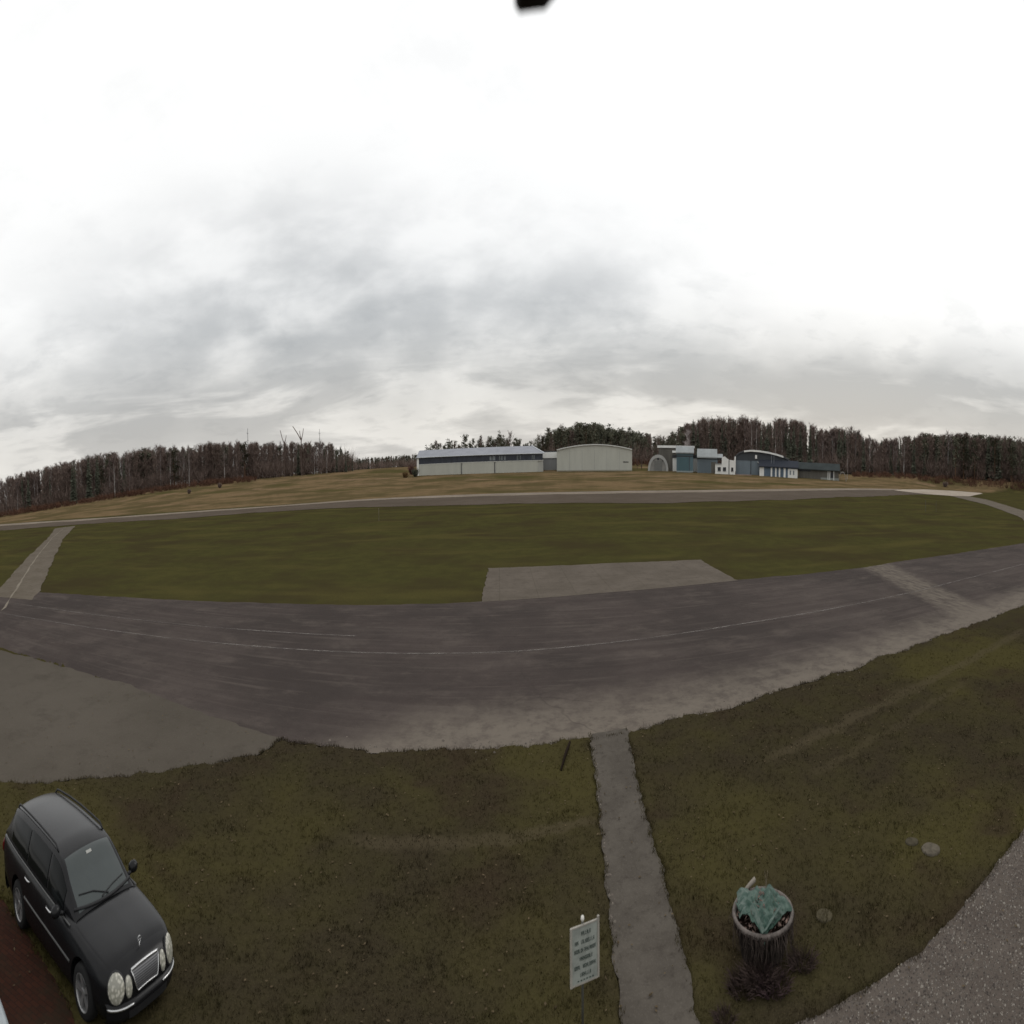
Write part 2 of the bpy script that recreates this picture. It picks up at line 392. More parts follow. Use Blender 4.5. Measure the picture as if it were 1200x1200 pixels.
# lawn: an uneven sheet with sunken places where the paving lies
def build_lawn():
    st = .12
    xs = np.arange(-48, 48, st); ys = np.arange(2.5, 24.5, st)
    X, Y = np.meshgrid(xs, ys); sh = X.shape; X = X.ravel(); Y = Y.ravel()
    Z = np.zeros_like(X)
    for s, a in ((.35,.035),(1.3,.025),(4.5,.016)):
        ph = nrng.uniform(0, 6, (6,)); 
        for k in range(5):
            th = nrng.uniform(0, math.pi); Z += a/3*np.sin((X*math.cos(th)+Y*math.sin(th))*s*2*nrng.uniform(.7,1.4)+ph[k])
    Z += nrng.normal(0, .008, Z.shape)+.03
    Z = np.maximum(Z, .012)
    hard = np.zeros(X.shape, bool)
    for P in (TAXI, APRON, PATH, GRAVEL, BRICK): hard |= in_poly(X, Y, P)
    Z[hard] = -.08
    r, c = sh
    idx = np.arange(r*c).reshape(sh)
    F = np.stack([idx[:-1,:-1], idx[:-1,1:], idx[1:,1:], idx[1:,:-1]], -1).reshape(-1,4)
    keep = ~hard[F].all(1)
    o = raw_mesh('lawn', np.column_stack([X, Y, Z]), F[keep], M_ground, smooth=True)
    o['kind'] = 'structure'
    return (X, Y, Z, hard)
lawn = build_lawn()

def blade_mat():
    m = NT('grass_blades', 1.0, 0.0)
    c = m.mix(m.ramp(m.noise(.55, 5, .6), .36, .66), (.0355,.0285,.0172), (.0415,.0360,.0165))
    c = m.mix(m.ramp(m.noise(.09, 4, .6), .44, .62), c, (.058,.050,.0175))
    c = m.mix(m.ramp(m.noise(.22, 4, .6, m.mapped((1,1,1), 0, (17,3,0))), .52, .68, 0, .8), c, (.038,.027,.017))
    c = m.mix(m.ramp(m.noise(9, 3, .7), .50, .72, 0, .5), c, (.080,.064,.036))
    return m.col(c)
M_blade = blade_mat()
def build_grass():
    X, Y, Z, hard = lawn
    d = np.hypot(X, Y)
    ok = np.where(~hard & (d > 5.5) & (np.abs(np.degrees(np.arctan2(X, Y))) < 64) & (d < 36))[0]
    w = 1/(d[ok]**1.5); w /= w.sum()
    N = 62000
    pick = nrng.choice(ok, N, p=w)
    B = 4
    bx = np.repeat(X[pick]+nrng.uniform(-.06,.06,N), B)+nrng.normal(0,.03,N*B); by = np.repeat(Y[pick]+nrng.uniform(-.06,.06,N), B)+nrng.normal(0,.03,N*B)
    bz = np.repeat(Z[pick], B)-.006
    hh = np.repeat(nrng.gamma(4, .0065, N), B)*nrng.uniform(.5,1.2,N*B)+.012
    cl = np.sin(bx*2.3+1.7*np.sin(by*1.9))*np.sin(by*2.9+1.3*np.sin(bx*1.3)); hh *= .75+.8*np.clip(cl, 0, 1)
    an = nrng.uniform(0, 2*math.pi, N*B); wd = nrng.uniform(.004,.011,N*B)
    lean = nrng.uniform(.2,1.1,N*B)*hh; la = nrng.uniform(0, 2*math.pi, N*B)
    p0 = np.column_stack([bx-np.cos(an)*wd, by-np.sin(an)*wd, bz]); p1 = np.column_stack([bx+np.cos(an)*wd, by+np.sin(an)*wd, bz])
    p2 = np.column_stack([bx+np.cos(la)*lean, by+np.sin(la)*lean, bz+hh])
    V = [np.stack([p0,p1,p2],1).reshape(-1,3)]
    E = [p for L_ in ([q for q in nearr if q[0] > -9.3], PL_R, PR_R, GR, BR, ap2r) for p in resample(L_, .035) if 5.5 < math.hypot(*p) < 45 and abs(math.degrees(math.atan2(*p))) < 64]
    n = len(E); E = np.array(E); k = 7
    e = np.repeat(E, k, 0)+nrng.normal(0, .045, (n*k, 2))+.05*np.sin(np.repeat(E, k, 0)[:, ::-1]*9)
    keep = np.repeat(np.sin(E[:,0]*5.3)+np.sin(E[:,1]*3.1+E[:,0])+nrng.normal(0,.8,n) > -.5, k); e = e[keep]; m_ = len(e)
    hh = nrng.gamma(4, .010, m_)+.012; an = nrng.uniform(0, 6.28, m_); wd = nrng.uniform(.005,.011,m_); la = nrng.uniform(0, 6.28, m_); lean = nrng.uniform(.3,1.2,m_)*hh; z0 = np.full(m_, .004)
    V.append(np.stack([np.column_stack([e[:,0]-np.cos(an)*wd, e[:,1]-np.sin(an)*wd, z0]), np.column_stack([e[:,0]+np.cos(an)*wd, e[:,1]+np.sin(an)*wd, z0]), np.column_stack([e[:,0]+np.cos(la)*lean, e[:,1]+np.sin(la)*lean, z0+hh])], 1).reshape(-1,3))
    V = np.vstack(V); F = np.arange(len(V)).reshape(-1,3)
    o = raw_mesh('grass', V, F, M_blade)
    tag(o, 'short dark winter grass covering the near lawn', 'grass', kind='stuff')
build_grass()
def build_leaves():
    X, Y, Z, hard = lawn
    ok = np.where((np.hypot(X, Y) > 6) & (np.hypot(X, Y) < 26) & (np.abs(np.degrees(np.arctan2(X, Y))) < 62) & ~in_poly(X, Y, TAXI))[0]
    pk = nrng.choice(ok, 1500); N = len(pk); a = nrng.uniform(0, 6.28, N); l = nrng.uniform(.018, .045, N); tl = nrng.uniform(-.5,.5,N)
    c = np.stack([X[pk]+nrng.uniform(-.06,.06,N), Y[pk]+nrng.uniform(-.06,.06,N), np.maximum(Z[pk], .014)+nrng.uniform(.012,.03,N)], 1)
    d = np.stack([np.cos(a), np.sin(a), tl*.5], 1)*l[:,None]; e = np.stack([-np.sin(a), np.cos(a), tl*.3], 1)*l[:,None]*.55
    V = np.stack([c-d, c+e, c+d, c-e], 1).reshape(-1,3); F = np.arange(len(V)).reshape(-1,4)
    o = raw_mesh('fallen_leaves', V, F, plain('dead_leaf', (.090,.068,.042), 1.0, 0.0, .5, 3)); tag(o, 'scattered small brown dead leaves over the lawn and footpath', 'leaves', kind='stuff')
build_leaves()

def build_pebbles():
    N = 26000
    x = nrng.uniform(4.4, 15, N); y = nrng.uniform(3.4, 8, N)
    k = in_poly(x, y, GRAVEL); x = x[k]; y = y[k]; N = len(x)
    r = nrng.gamma(5, .0024, N)+.003
    o8 = np.array([(1,0,0),(0,1,0),(-1,0,0),(0,-1,0),(0,0,1)], float)
    f4 = np.array([(0,1,4),(1,2,4),(2,3,4),(3,0,4)])
    J = o8[None]*nrng.uniform(.7,1.3,(N,5,3)); a = nrng.uniform(0,6.28,N); ca, sa = np.cos(a), np.sin(a)
    P = np.stack([J[:,:,0]*ca[:,None]-J[:,:,1]*sa[:,None], J[:,:,0]*sa[:,None]+J[:,:,1]*ca[:,None], J[:,:,2]*.8], -1)*r[:,None,None]
    P += np.stack([x, y, np.full(N,.011)], -1)[:,None,:]
    F = (f4[None]+np.arange(N)[:,None,None]*5).reshape(-1,3)
    m1 = plain('pebble_grey', (.11,.094,.08), .8, .3, .4, 40); m2 = plain('pebble_dark', (.055,.045,.038), .8, .3, .3, 40); m3 = plain('pebble_pale', (.24,.215,.185), .8, .3, .2, 40)
    mi = np.repeat(nrng.choice(3, N, p=[.55,.25,.2]), 4)
    o = raw_mesh('pebbles', P.reshape(-1,3), F, [m1,m2,m3], midx=mi)
    tag(o, 'loose grey and pale pebbles over the gravel yard', 'gravel', kind='stuff')
build_pebbles()
def build_rubble():
    b = MB(); pts = resample(NEAR[5:12], .1)
    for i in range(230):
        p = rng.choice(pts); x = p[0]+rng.gauss(0,.2); y = p[1]+rng.gauss(.1,.3)
        if rng.random() < .4: x = rng.gauss(-.8, 1.0); y = 18.0+.06*x+rng.gauss(.2,.25)
        if i >= 150: p = rng.choice(PL_R[:70]); x = p[0]+.03+abs(rng.gauss(0,.05)); y = p[1]
        s = rng.uniform(.015,.06); a = rng.uniform(0,6)
        c, sn = math.cos(a)*s, math.sin(a)*s
        b.add([(x-c,y-sn,0),(x+sn,y-c,0),(x+c*1.2,y+sn,0),(x-sn,y+c,0),(x-c*.4,y-sn*.4,s*.7),(x+c*.5,y+sn*.3,s*.6)], [(0,1,4),(1,5,4),(1,2,5),(2,3,5),(3,4,5),(3,0,4)])
    o = b.build('rubble', plain('broken_asphalt', (.14,.12,.1), .9, .2, .4, 12))
    tag(o, 'small pale chips broken off along the near edge of the asphalt', 'rubble', kind='stuff')
build_rubble()

# ------------------------------------------------------------------ cars
def spl(xk, yk, xq):
    """smooth monotone-limited cubic through knots"""
    xk = np.asarray(xk, float); yk = np.asarray(yk, float); xq = np.asarray(xq, float)
    if xk[0] > xk[-1]: xk = xk[::-1]; yk = yk[::-1]
    h = np.diff(xk); d = np.diff(yk)/h; m = np.zeros_like(yk)
    m[0] = d[0]; m[-1] = d[-1]
    for i in range(1, len(yk)-1):
        m[i] = 0 if d[i-1]*d[i] <= 0 else 2*d[i-1]*d[i]/(d[i-1]+d[i])
    i = np.clip(np.searchsorted(xk, xq)-1, 0, len(h)-1); t = (xq-xk[i])/h[i]
    return ((2*t**3-3*t**2+1)*yk[i]+(t**3-2*t**2+t)*h[i]*m[i]+(-2*t**3+3*t**2)*yk[i+1]+(t**3-t**2)*h[i]*m[i+1])

#          x     zu   sill  max   belt  zbelt  zc
BODY = [( 2.30, .34, .34, .40, .36, .520, .545),
        ( 2.27, .29, .46, .54, .48, .610, .650),
        ( 2.20, .25, .60, .68, .61, .680, .745),
        ( 2.08, .22, .72, .79, .71, .735, .815),
        ( 1.90, .20, .79, .86, .77, .785, .865),
        ( 1.427,.18, .84, .905,.815,.850, .930),
        ( 0.95, .18, .86, .91, .83, .895, .975),
        ( 0.40, .18, .865,.91, .84, .925, .965),
        (-0.40, .18, .865,.91, .84, .945, .975),
        (-1.427,.19, .86, .91, .835,.965, .985),
        (-2.00, .22, .82, .885,.81, .970, .990),
        (-2.35, .25, .77, .84, .775,.960, .980),
        (-2.50, .28, .70, .78, .72, .930, .955),
        (-2.57, .33, .60, .66, .62, .850, .880)]
bx = [b[0] for b in BODY]
@functools.lru_cache(None)
def body_vals(x): return [spl(bx, [b[k] for b in BODY], np.array([x]))[0] for k in range(1, 7)]
KT = np.array([0, 1, 2, 3, 4, 5, 6, 7, 8.])
@functools.lru_cache(None)
def body_yz(x, k):
    """point on the left half of the body; k runs 0 (keel) .. 5 (shoulder) .. 8 (centre top)"""
    zu, ws, wm, wb, zb, zc = body_vals(x)
    ys = [0, ws*.9, ws, wm, wm*.998, wb, wb-.10*min(1, wb/.7), wb*.5, 0]
    zs = [zu, zu, zu+.06, zu+(zb-zu)*.42, zu+(zb-zu)*.70, zb, zb+(zc-zb)*.42, zb+(zc-zb)*.86, zc]
    return float(spl(KT, ys, np.array([k]))[0]), float(spl(KT, zs, np.array([k]))[0])
def body_pt(x, k):
    y, z = body_yz(float(x), float(k)); return Vector((x, y, z))

#          x     yb   zb    yt    zt    zc
CAB = [( 1.02, .730, .900, .690, .945, .985),
       ( 0.62, .790, .920, .660, 1.185,1.225),
       ( 0.28, .815, .930, .610, 1.370,1.415),
       (-0.10, .820, .938, .600, 1.425,1.475),
       (-0.80, .822, .950, .598, 1.440,1.495),
       (-1.50, .815, .960, .585, 1.425,1.480),
       (-2.02, .790, .965, .565, 1.375,1.430),
       (-2.20, .775, .965, .570, 1.260,1.310),
       (-2.48, .715, .940, .655, 1.000,1.030)]
cx = [c[0] for c in CAB]
@functools.lru_cache(None)
def cab_vals(x): return [float(spl(cx, [c[k] for c in CAB], np.array([x]))[0]) for k in range(1, 6)]
def cab_side(x, t):
    yb, zb, yt, zt, zc = cab_vals(x)
    return Vector((x, yb+(yt-yb)*t+.028*math.sin(math.pi*t), zb+(zt-zb)*t))
def cab_top(x, s):
    yb, zb, yt, zt, zc = cab_vals(x); a = abs(s)
    return Vector((x, yt*s, zt+(zc-zt)*(1-a**2.2)))

def grid_patch(fn, us, vs, off, mat, name, parent, flip=False):
    """patch of a surface, lifted off it along its normal"""
    P = [[fn(u, v) for v in vs] for u in us]; V = []; F = []; nu, nv = len(us), len(vs)
    for i in range(nu):
        for j in range(nv):
            du = P[min(i+1,nu-1)][j]-P[max(i-1,0)][j]; dv = P[i][min(j+1,nv-1)]-P[i][max(j-1,0)]
            n = du.cross(dv).normalized()
            if flip: n = -n
            edge = i in (0,nu-1) or j in (0,nv-1)
            V.append(P[i][j]+n*(off if not edge else off*.1))
    for i in range(nu-1):
        for j in range(nv-1):
            q = (i*nv+j, (i+1)*nv+j, (i+1)*nv+j+1, i*nv+j+1); F.append(q[::-1] if flip else q)
    return raw_mesh(name, V, F, mat, parent, smooth=True)

def lin(a, b, n): return [a+(b-a)*i/(n-1) for i in range(n)]

def wheel_parts(b_tyre, b_rim, r=.325, w=.215):
    b_tyre.lathe([(r*.66,-w/2),(r*.90,-w/2),(r*.98,-w*.38),(r,-w*.2),(r,w*.2),(r*.98,w*.38),(r*.90,w/2),(r*.67,w/2*.96)], 40)
    b_rim.lathe([(r*.70,w*.47),(r*.66,w*.49),(r*.63,w*.40),(r*.60,w*.05),(r*.60,-w*.4)], 40)
    for k in range(5):
        for dd in (-.115, .115):
            a = 2*math.pi*k/5+dd; e = Vector((math.cos(a), math.sin(a), 0)); t = Vector((-e.y, e.x, 0))
            a2 = 2*math.pi*k/5+dd*.8; e2 = Vector((math.cos(a2), math.sin(a2), 0))
            p0 = e2*r*.12; p1 = e*r*.64; ww = .016
            b_rim.add([p0-t*ww*1.2+Vector((0,0,w*.34)), p1-t*ww+Vector((0,0,w*.43)), p1+t*ww+Vector((0,0,w*.43)), p0+t*ww*1.2+Vector((0,0,w*.34)),
                       p0-t*ww*1.4+Vector((0,0,w*.14)), p1-t*ww*1.3+Vector((0,0,w*.22)), p1+t*ww*1.3+Vector((0,0,w*.22)), p0+t*ww*1.4+Vector((0,0,w*.14))],
                      [(0,1,2,3),(0,4,5,1),(3,2,6,7),(4,7,6,5)])
    b_rim.lathe([(.001,w*.40),(r*.13,w*.40),(r*.18,w*.36),(r*.19,w*.14)], 20)
    b_rim.lathe([(.001,-w*.02),(r*.6,-w*.02)], 24, 1)

M_glass = plain('dark_car_glass', (.006,.007,.007), .08, .10, .05)
M_screen = plain('windscreen_glass', (.036,.044,.043), .08, .40, .06)
M_rubber = plain('tyre_rubber', (.013,.013,.013), .85, .25, .2, 30)
M_rim = plain('alloy_rim', (.30,.30,.30), .35, .5, .12, 6, .6)
M_trim = plain('black_plastic', (.012,.012,.013), .6, .3, .1)
M_chrome = plain('chrome_trim', (.50,.50,.50), .22, .5, .05, 3, .9)
M_strip = plain('satin_moulding', (.070,.070,.068), .4, .4, .1)
M_lamp = None
def lamp_mat():
    m = NT('headlamp_lens', .12, .5)
    v = m.n('ShaderNodeTexVoronoi'); v.inputs['Scale'].default_value = 22; m.L(m.co, v.inputs['Vector'])
    return m.col(m.mix(m.ramp(v.outputs['Distance'], .15, .6), (.52,.50,.43), (.26,.255,.215)))
M_lamp = lamp_mat()
def grille_mat():
    m = NT('grille_mesh', .4, .5); m.b.inputs['Metallic'].default_value = .4
    w = m.n('ShaderNodeTexWave', wave_type='BANDS', bands_direction='Z'); w.inputs['Scale'].default_value = 13; m.L(m.co, w.inputs['Vector'])
    return m.col(m.mix(m.ramp(w.outputs['Fac'], .3, .7), (.035,.035,.037), (.13,.13,.135)))
M_grille = grille_mat()

def ellipsoid(center, ax, rad, mat, name, parent, n=20):
    """lens: flattened ellipsoid, ax = (right, up, out) unit vectors"""
    b = MB(); M = Matrix((ax[0], ax[1], ax[2])).transposed().to_4x4(); M.translation = center
    prof = [(math.cos(t), math.sin(t)) for t in lin(-.5, math.pi/2-.001, 9)]
    V = []
    S = Matrix.Diagonal((rad[0], rad[1], rad[2], 1))
    b.lathe(prof, n, 0, M@S)
    return b.build(name, mat, parent, smooth=True)

def inside_sec(x, y, z):
    pts = [body_pt(x, k) for k in lin(0, 8, 33)]; P = [(p.y, p.z) for p in pts]
    return bool(in_poly(np.array([abs(y)]), np.array([z]), P+[(-.01, P[-1][1]), (-.01, P[0][1])])[0])
_nx = {}
def nose_x(y, z):
    key = (round(abs(y), 3), round(z, 3))
    if key not in _nx:
        a, b_ = 1.2, 2.30
        if inside_sec(2.299, y, z): a = 2.30
        else:
            for _ in range(14):
                m_ = (a+b_)/2
                if inside_sec(m_, y, z): a = m_
                else: b_ = m_
        _nx[key] = a
    return _nx[key]
def nose_n(y, z):
    e = .05; dy = (nose_x(y+e, z)-nose_x(y-e, z))/(2*e); dz = (nose_x(y, z+e)-nose_x(y, z-e))/(2*e)
    return Vector((1, -dy, -dz)).normalized()

def make_car(paint, loc, rz, label):
    root = empty('parked_car', loc, rz); tag(root, label, 'car')
    # body shell
    xs = list(np.concatenate([np.linspace(2.30, 1.9, 14), np.linspace(1.85, -2.3, 60), np.linspace(-2.35, -2.57, 8)]))
    ks = lin(0, 8, 41); V = []; F = []
    for x in xs:
        half = [body_pt(x, k) for k in ks]
        V += half+[Vector((p.x, -p.y, p.z)) for p in half[-2:0:-1]]
    n = 2*(len(ks)-1)
    for i in range(len(xs)-1):
        for k in range(n): F.append((i*n+k, i*n+(k+1)%n, (i+1)*n+(k+1)%n, (i+1)*n+k))
    b = MB(); b.add(V, F); b.add(V[:n], [tuple(range(n))]); b.add(V[-n:], [tuple(reversed(range(n)))])
    shell = b.build('body', paint, None, smooth=True)
    bm = bmesh.new(); bm.from_mesh(shell.data); bmesh.ops.remove_doubles(bm, verts=bm.verts, dist=1e-5); bmesh.ops.recalc_face_normals(bm, faces=bm.faces); bm.to_mesh(shell.data); bm.free()
    cb = MB()
    for wx in (1.427, -1.427):
        for sy in (-1, 1):
            M = Matrix.Translation((wx, sy*.90, .335)) @ Matrix.Rotation(R(90), 4, 'X')
            cb.lathe([(.001,-.28),(.385,-.28),(.385,.28),(.001,.28)], 40, 0, M)
    cut = cb.build('cutter', M_trim)
    bm = bmesh.new(); bm.from_mesh(cut.data); bmesh.ops.remove_doubles(bm, verts=bm.verts, dist=2e-3); bmesh.ops.recalc_face_normals(bm, faces=bm.faces); bm.to_mesh(cut.data); bm.free()
    md = shell.modifiers.new('arches', 'BOOLEAN'); md.object = cut; md.operation = 'DIFFERENCE'; md.solver = 'EXACT'
    dg = bpy.context.evaluated_depsgraph_get(); me = bpy.data.meshes.new_from_object(shell.evaluated_get(dg))
    shell.modifiers.clear(); shell.data = me; shell.parent = root
    bpy.data.objects.remove(cut)
    me.polygons.foreach_set('use_smooth', [True]*len(me.polygons)); me.set_sharp_from_angle(angle=R(38))
    # cabin: roof and pillars
    V = []; F = []; cxs = np.linspace(1.02, -2.48, 60); ts = lin(0, 1, 9); ss = lin(.94, 0, 10)
    for x in cxs:
        half = [cab_side(x, t) for t in ts]+[cab_top(x, s) for s in ss]
        V += half+[Vector((p.x, -p.y, p.z)) for p in half[-2::-1]]
    n = 2*(len(ts)+len(ss))-1
    for i in range(len(cxs)-1):
        for k in range(n-1): F.append((i*n+k, i*n+k+1, (i+1)*n+k+1, (i+1)*n+k))
    b = MB(); b.add(V, F); cab = b.build('roof', paint, root, smooth=True)
    # glass
    ws = grid_patch(lambda u, v: cab_top(u, v), lin(.97, .30, 16), lin(-.90, .90, 15), .006, M_screen, 'windscreen', root, flip=True)
    rw = grid_patch(lambda u, v: cab_top(u, v), lin(-2.14, -2.44, 8), lin(-.86, .86, 12), .006, M_glass, 'rear_window', root, flip=True)
    for o in (ws, rw):
        if sum(p.normal.z for p in o.data.polygons) < 0: o.data.flip_normals()
    for sy in (1, -1):
        sf = lambda x, t: Vector((cab_side(x,t).x, sy*cab_side(x,t).y, cab_side(x,t).z))
        bf = lambda x, k: Vector((x, sy*body_pt(x,k).y, body_pt(x,k).z))
        def patch(fn, us, vs, off, mat, name, par):
            o = grid_patch(fn, us, vs, off, mat, name, par, flip=(sy > 0))
            return o
        for (xa, xb, h) in ((.98, -.02, .18), (-.035, -1.02, -.86)):
            dr = patch(bf, lin(xa, xb, 14), lin(2.4, 5.0, 12), -.004, paint, 'door', root)
            if sum(p.normal.y*sy for p in dr.data.polygons) < 0: dr.data.flip_normals()
            hb = MB(); p = bf(h, 4.45); hb.tube([p+Vector((.11,sy*.006,0)), p+Vector((.07,sy*.034,.004)), p+Vector((-.07,sy*.034,.004)), p+Vector((-.11,sy*.006,0))], .016, 8)
            hb.build('handle', M_chrome, dr, smooth=True)
        for (xa, xb, t0, t1) in ((.62, -.01, .10, .90), (-.07, -.98, .10, .90), (-1.04, -1.94, .12, .86)):
            w = patch(sf, lin(xa, xb, 12), lin(t0, t1, 8), -.005, M_glass, 'side_window', root)
            if sum(p.normal.y*sy for p in w.data.polygons) < 0: w.data.flip_normals()
            # make sure it stands proud of the pillars
            for vt in w.data.vertices: vt.co.y += sy*.010
        # mouldings: belt line and rubbing strip
        mb = MB(); mb.tube([bf(x, 5.0)+Vector((0,sy*.004,.004)) for x in lin(.95, -2.25, 18)], .014, 6)
        mb.build('belt_moulding', M_strip, root, smooth=True)
        mb = MB(); mb.tube([bf(x, 3.3)+Vector((0,sy*.002,0)) for x in lin(1.02, -1.02, 14)], .020, 6)
        mb.build('side_moulding', M_strip, root, smooth=True)
        rb = MB(); rb.tube([Vector((x, sy*(cab_vals(x)[2]-.03), cab_vals(x)[3]+(.055 if -1.95 < x < .02 else .012))) for x in (.10,.0,-.3,-.8,-1.3,-1.8,-1.92,-2.02)], .016, 6)
        rb.build('roof_rail', M_trim, root, smooth=True)
        # mirror
        m = MB(); c = Vector((.66, sy*.985, 1.0))
        M = Matrix.Translation(c) @ Matrix.Rotation(sy*R(-8), 4, 'Z') @ Matrix.Diagonal((.075,.115,.075,1))
        m.lathe([(.001,1),(.5,.87),(.87,.5),(1,0),(.95,-.45),(.75,-.8),(.001,-.9)], 18, 0, M)
        m.tube([(.70, sy*.80, .95), (.68, sy*.92, .97)], .03, 6)
        m.build('side_mirror', paint, root, smooth=True)
        # lamps
        for (x, y, z, yaw, rr, nm) in ((0, .640, .605, 38, (.158,.172,.062), 'headlight'), (0, .405, .575, 22, (.080,.122,.046), 'inner_headlight')):
            out = Vector((math.cos(R(yaw))*.86, sy*math.sin(R(yaw))*.86, .5)).normalized()
            right = Vector((-out.y, out.x, 0)).normalized(); up = out.cross(right)
            out = nose_n(y, z); out.y *= sy; right = Vector((-out.y, out.x, 0)).normalized(); up = out.cross(right)
            c = Vector((nose_x(y, z), sy*y, z))-out*.022
            rg = ellipsoid(c-out*.010, (right, up, out), (rr[0]*1.09, rr[1]*1.08, rr[2]*.9), M_trim, 'headlight_surround', root)
            ellipsoid(c, (right, up, out), rr, M_lamp, 'headlight', root)
    # bonnet panel
    def hood(x, k):
        p = body_pt(x, 8-abs(k)); return Vector((x, p.y if k > 0 else -p.y, p.z))
    hd = grid_patch(hood, lin(2.06, 1.0, 24), lin(-2.35, 2.35, 31), .006, paint, 'bonnet', root, flip=True)
    if sum(p.normal.z for p in hd.data.polygons) < 0: hd.data.flip_normals()
    # cowl and wipers
    cw = MB(); cw.tube([Vector((1.0-.10*abs(s)**2, s*.70, cab_vals(1.0-.10*abs(s)**2)[4]-.045*abs(s)**2+.006)) for s in lin(-1, 1, 15)], .022, 6)
    cw.build('cowl', M_trim, root, smooth=True)
    for wpts in ([(.97,.10),(.86,-.20),(.80,-.52)], [(.97,-.06),(.90,.24),(.84,.56)]):
        wp = MB(); wp.tube([cab_top(x, y/cab_vals(x)[2])+Vector((0,0,.016)) for x, y in wpts], .009, 5); wp.build('wiper', M_trim, root)
    st = MB(); st.add([(.385,-.07,1.362),(.385,.06,1.366),(.425,.06,1.345),(.425,-.07,1.341)], [(0,1,2,3)]); stk = st.build('windscreen_sticker', plain('white_sticker', (.30,.30,.28), .6, .3), root)
    # shade its height onto the glass
    for v in stk.data.vertices: v.co.z = cab_top(v.co.x, v.co.y/cab_vals(v.co.x)[2]).z+.012
    # grille with its frame
    def gpt(u, v):   # u -1..1 across, v 0 bottom .. 1 top
        w = .240+.080*v
        z = .485+.225*v+.012*(1-u*u)
        return Vector((max(nose_x(u*w, z), 2.24-.10*v)+.016, u*w, z))
    g = MB(); us = lin(-1, 1, 13); vsn = lin(0, 1, 8); P = [[gpt(u, v) for v in vsn] for u in us]
    g.add([p for r_ in P for p in r_], [(i*8+j, (i+1)*8+j, (i+1)*8+j+1, i*8+j+1) for i in range(12) for j in range(7)])
    gr = g.build('grille', M_grille, root, smooth=True)
    fb = MB(); loop = [gpt(u, 1) for u in us]+[gpt(1, v) for v in (.75,.5,.25,.08)]+[gpt(u, 0) for u in (.93,.6,.3,0,-.3,-.6,-.93)]+[gpt(-1, v) for v in (.08,.25,.5,.75,1)]
    fb.tube([p+Vector((.004,0,0)) for p in loop], .011, 8); fb.tube([gpt(u, 1.0)+Vector((.006,0,.004)) for u in us], .019, 8)
    fb.build('grille_frame', M_chrome, gr, smooth=True)
    # bonnet ornament: ring with three spokes
    o = MB(); c = Vector((2.10, 0, .895))
    o.tube([c+Vector((0, .036*math.cos(t), .036*math.sin(t))) for t in lin(0, 2*math.pi, 21)], .005, 6)
    for k in range(3):
        t = R(90+120*k); o.tube([c, c+Vector((0, .035*math.cos(t), .035*math.sin(t)))], .004, 5)
    o.tube([c-Vector((0,0,.036)), (2.10, 0, .78)], .007, 6)
    o.build('bonnet_ornament', M_chrome, root, smooth=True)
    # bumpers
    def plan(y, out):   # nose outline
        return Vector((2.30+out-.62*abs(y)**2.6*1.15, y, 0))
    bp = MB(); ys = lin(-.80, .80, 25); prof = [(-.10,.20),(.0,.22),(.035,.28),(.045,.36),(.035,.415),(-.03,.44)]
    Vb = []; 
    for y in ys:
        for (dx, z) in prof: Vb.append((nose_x(y*.97, min(max(z, .36), .46))+dx+.004, y*1.0, z))
    k = len(prof); bp.add(Vb, [(i*k+j, (i+1)*k+j, (i+1)*k+j+1, i*k+j+1) for i in range(24) for j in range(k-1)])
    bump = bp.build('front_bumper', paint, root, smooth=True)
    for sy in (1, -1):
        t = MB(); t.tube([Vector((nose_x(y*.97, .40)+.045, sy*y, .395)) for y in lin(.34, .80, 10)], .017, 8); t.build('bumper_strip', M_chrome, bump, smooth=True)
    lo = MB(); Vb = [(nose_x(y, .36)+.056-(.014 if z < .3 else 0), y, z) for y in lin(-.45, .45, 11) for z in (.25, .345)]
    lo.add(Vb, [(i*2, i*2+2, i*2+3, i*2+1) for i in range(10)]); lo.build('air_intake', M_trim, bump)
    rbm = MB(); Vb = []
    for y in ys:
        for (dx, z) in ((.1,.26),(.0,.28),(-.04,.36),(-.05,.5),(-.02,.58),(.06,.60)): Vb.append((-2.56+dx+.42*abs(y)**2.6, y*1.04, z))
    rbm.add(Vb, [(i*6+j, (i+1)*6+j, (i+1)*6+j+1, i*6+j+1) for i in range(24) for j in range(5)]); rbm.build('rear_bumper', paint, root, smooth=True)
    for sy in (1, -1):
        ellipsoid(Vector((-2.44, sy*.70, .80)), (Vector((0,1,0)), Vector((.35,0,.94)), Vector((-.8,sy*.6,0)).normalized()), (.13,.16,.07), plain('tail_lamp', (.12,.008,.008), .15, .5), 'tail_light', root)
    # wheels
    bt, br = MB(), MB(); wheel_parts(bt, br)
    tyre0 = rim0 = None
    for wx in (1.427, -1.427):
        for sy in (-1, 1):
            w = bpy.data.objects.new('wheel', None); link(w, root); w.location = (wx, sy*.79, .325)
            w.rotation_euler = (R(90) if sy < 0 else R(-90), R(17*(1+wx)), 0)
            if tyre0 is None:
                tyre0 = bt.build('tyre', M_rubber, w, smooth=True); rim0 = br.build('rim', [M_rim, M_trim], w)
            else:
                for s0 in (tyre0, rim0): c = s0.copy(); link(c, w)
    return root
def paint_mat(name, c, spec, rough):
    m = NT(name, rough, spec)
    return m.col(m.mix(m.ramp(m.noise(2.5, 4, .6), .35, .65), tuple(x*.9 for x in c), tuple(x*1.12 for x in c)))
car = make_car(paint_mat('black_paint', (.0085,.0085,.0092), .19, .24), (-8.50, 6.80, .015), -.139,
               'black estate car with chrome grille parked half on red brick paving and half on grass')
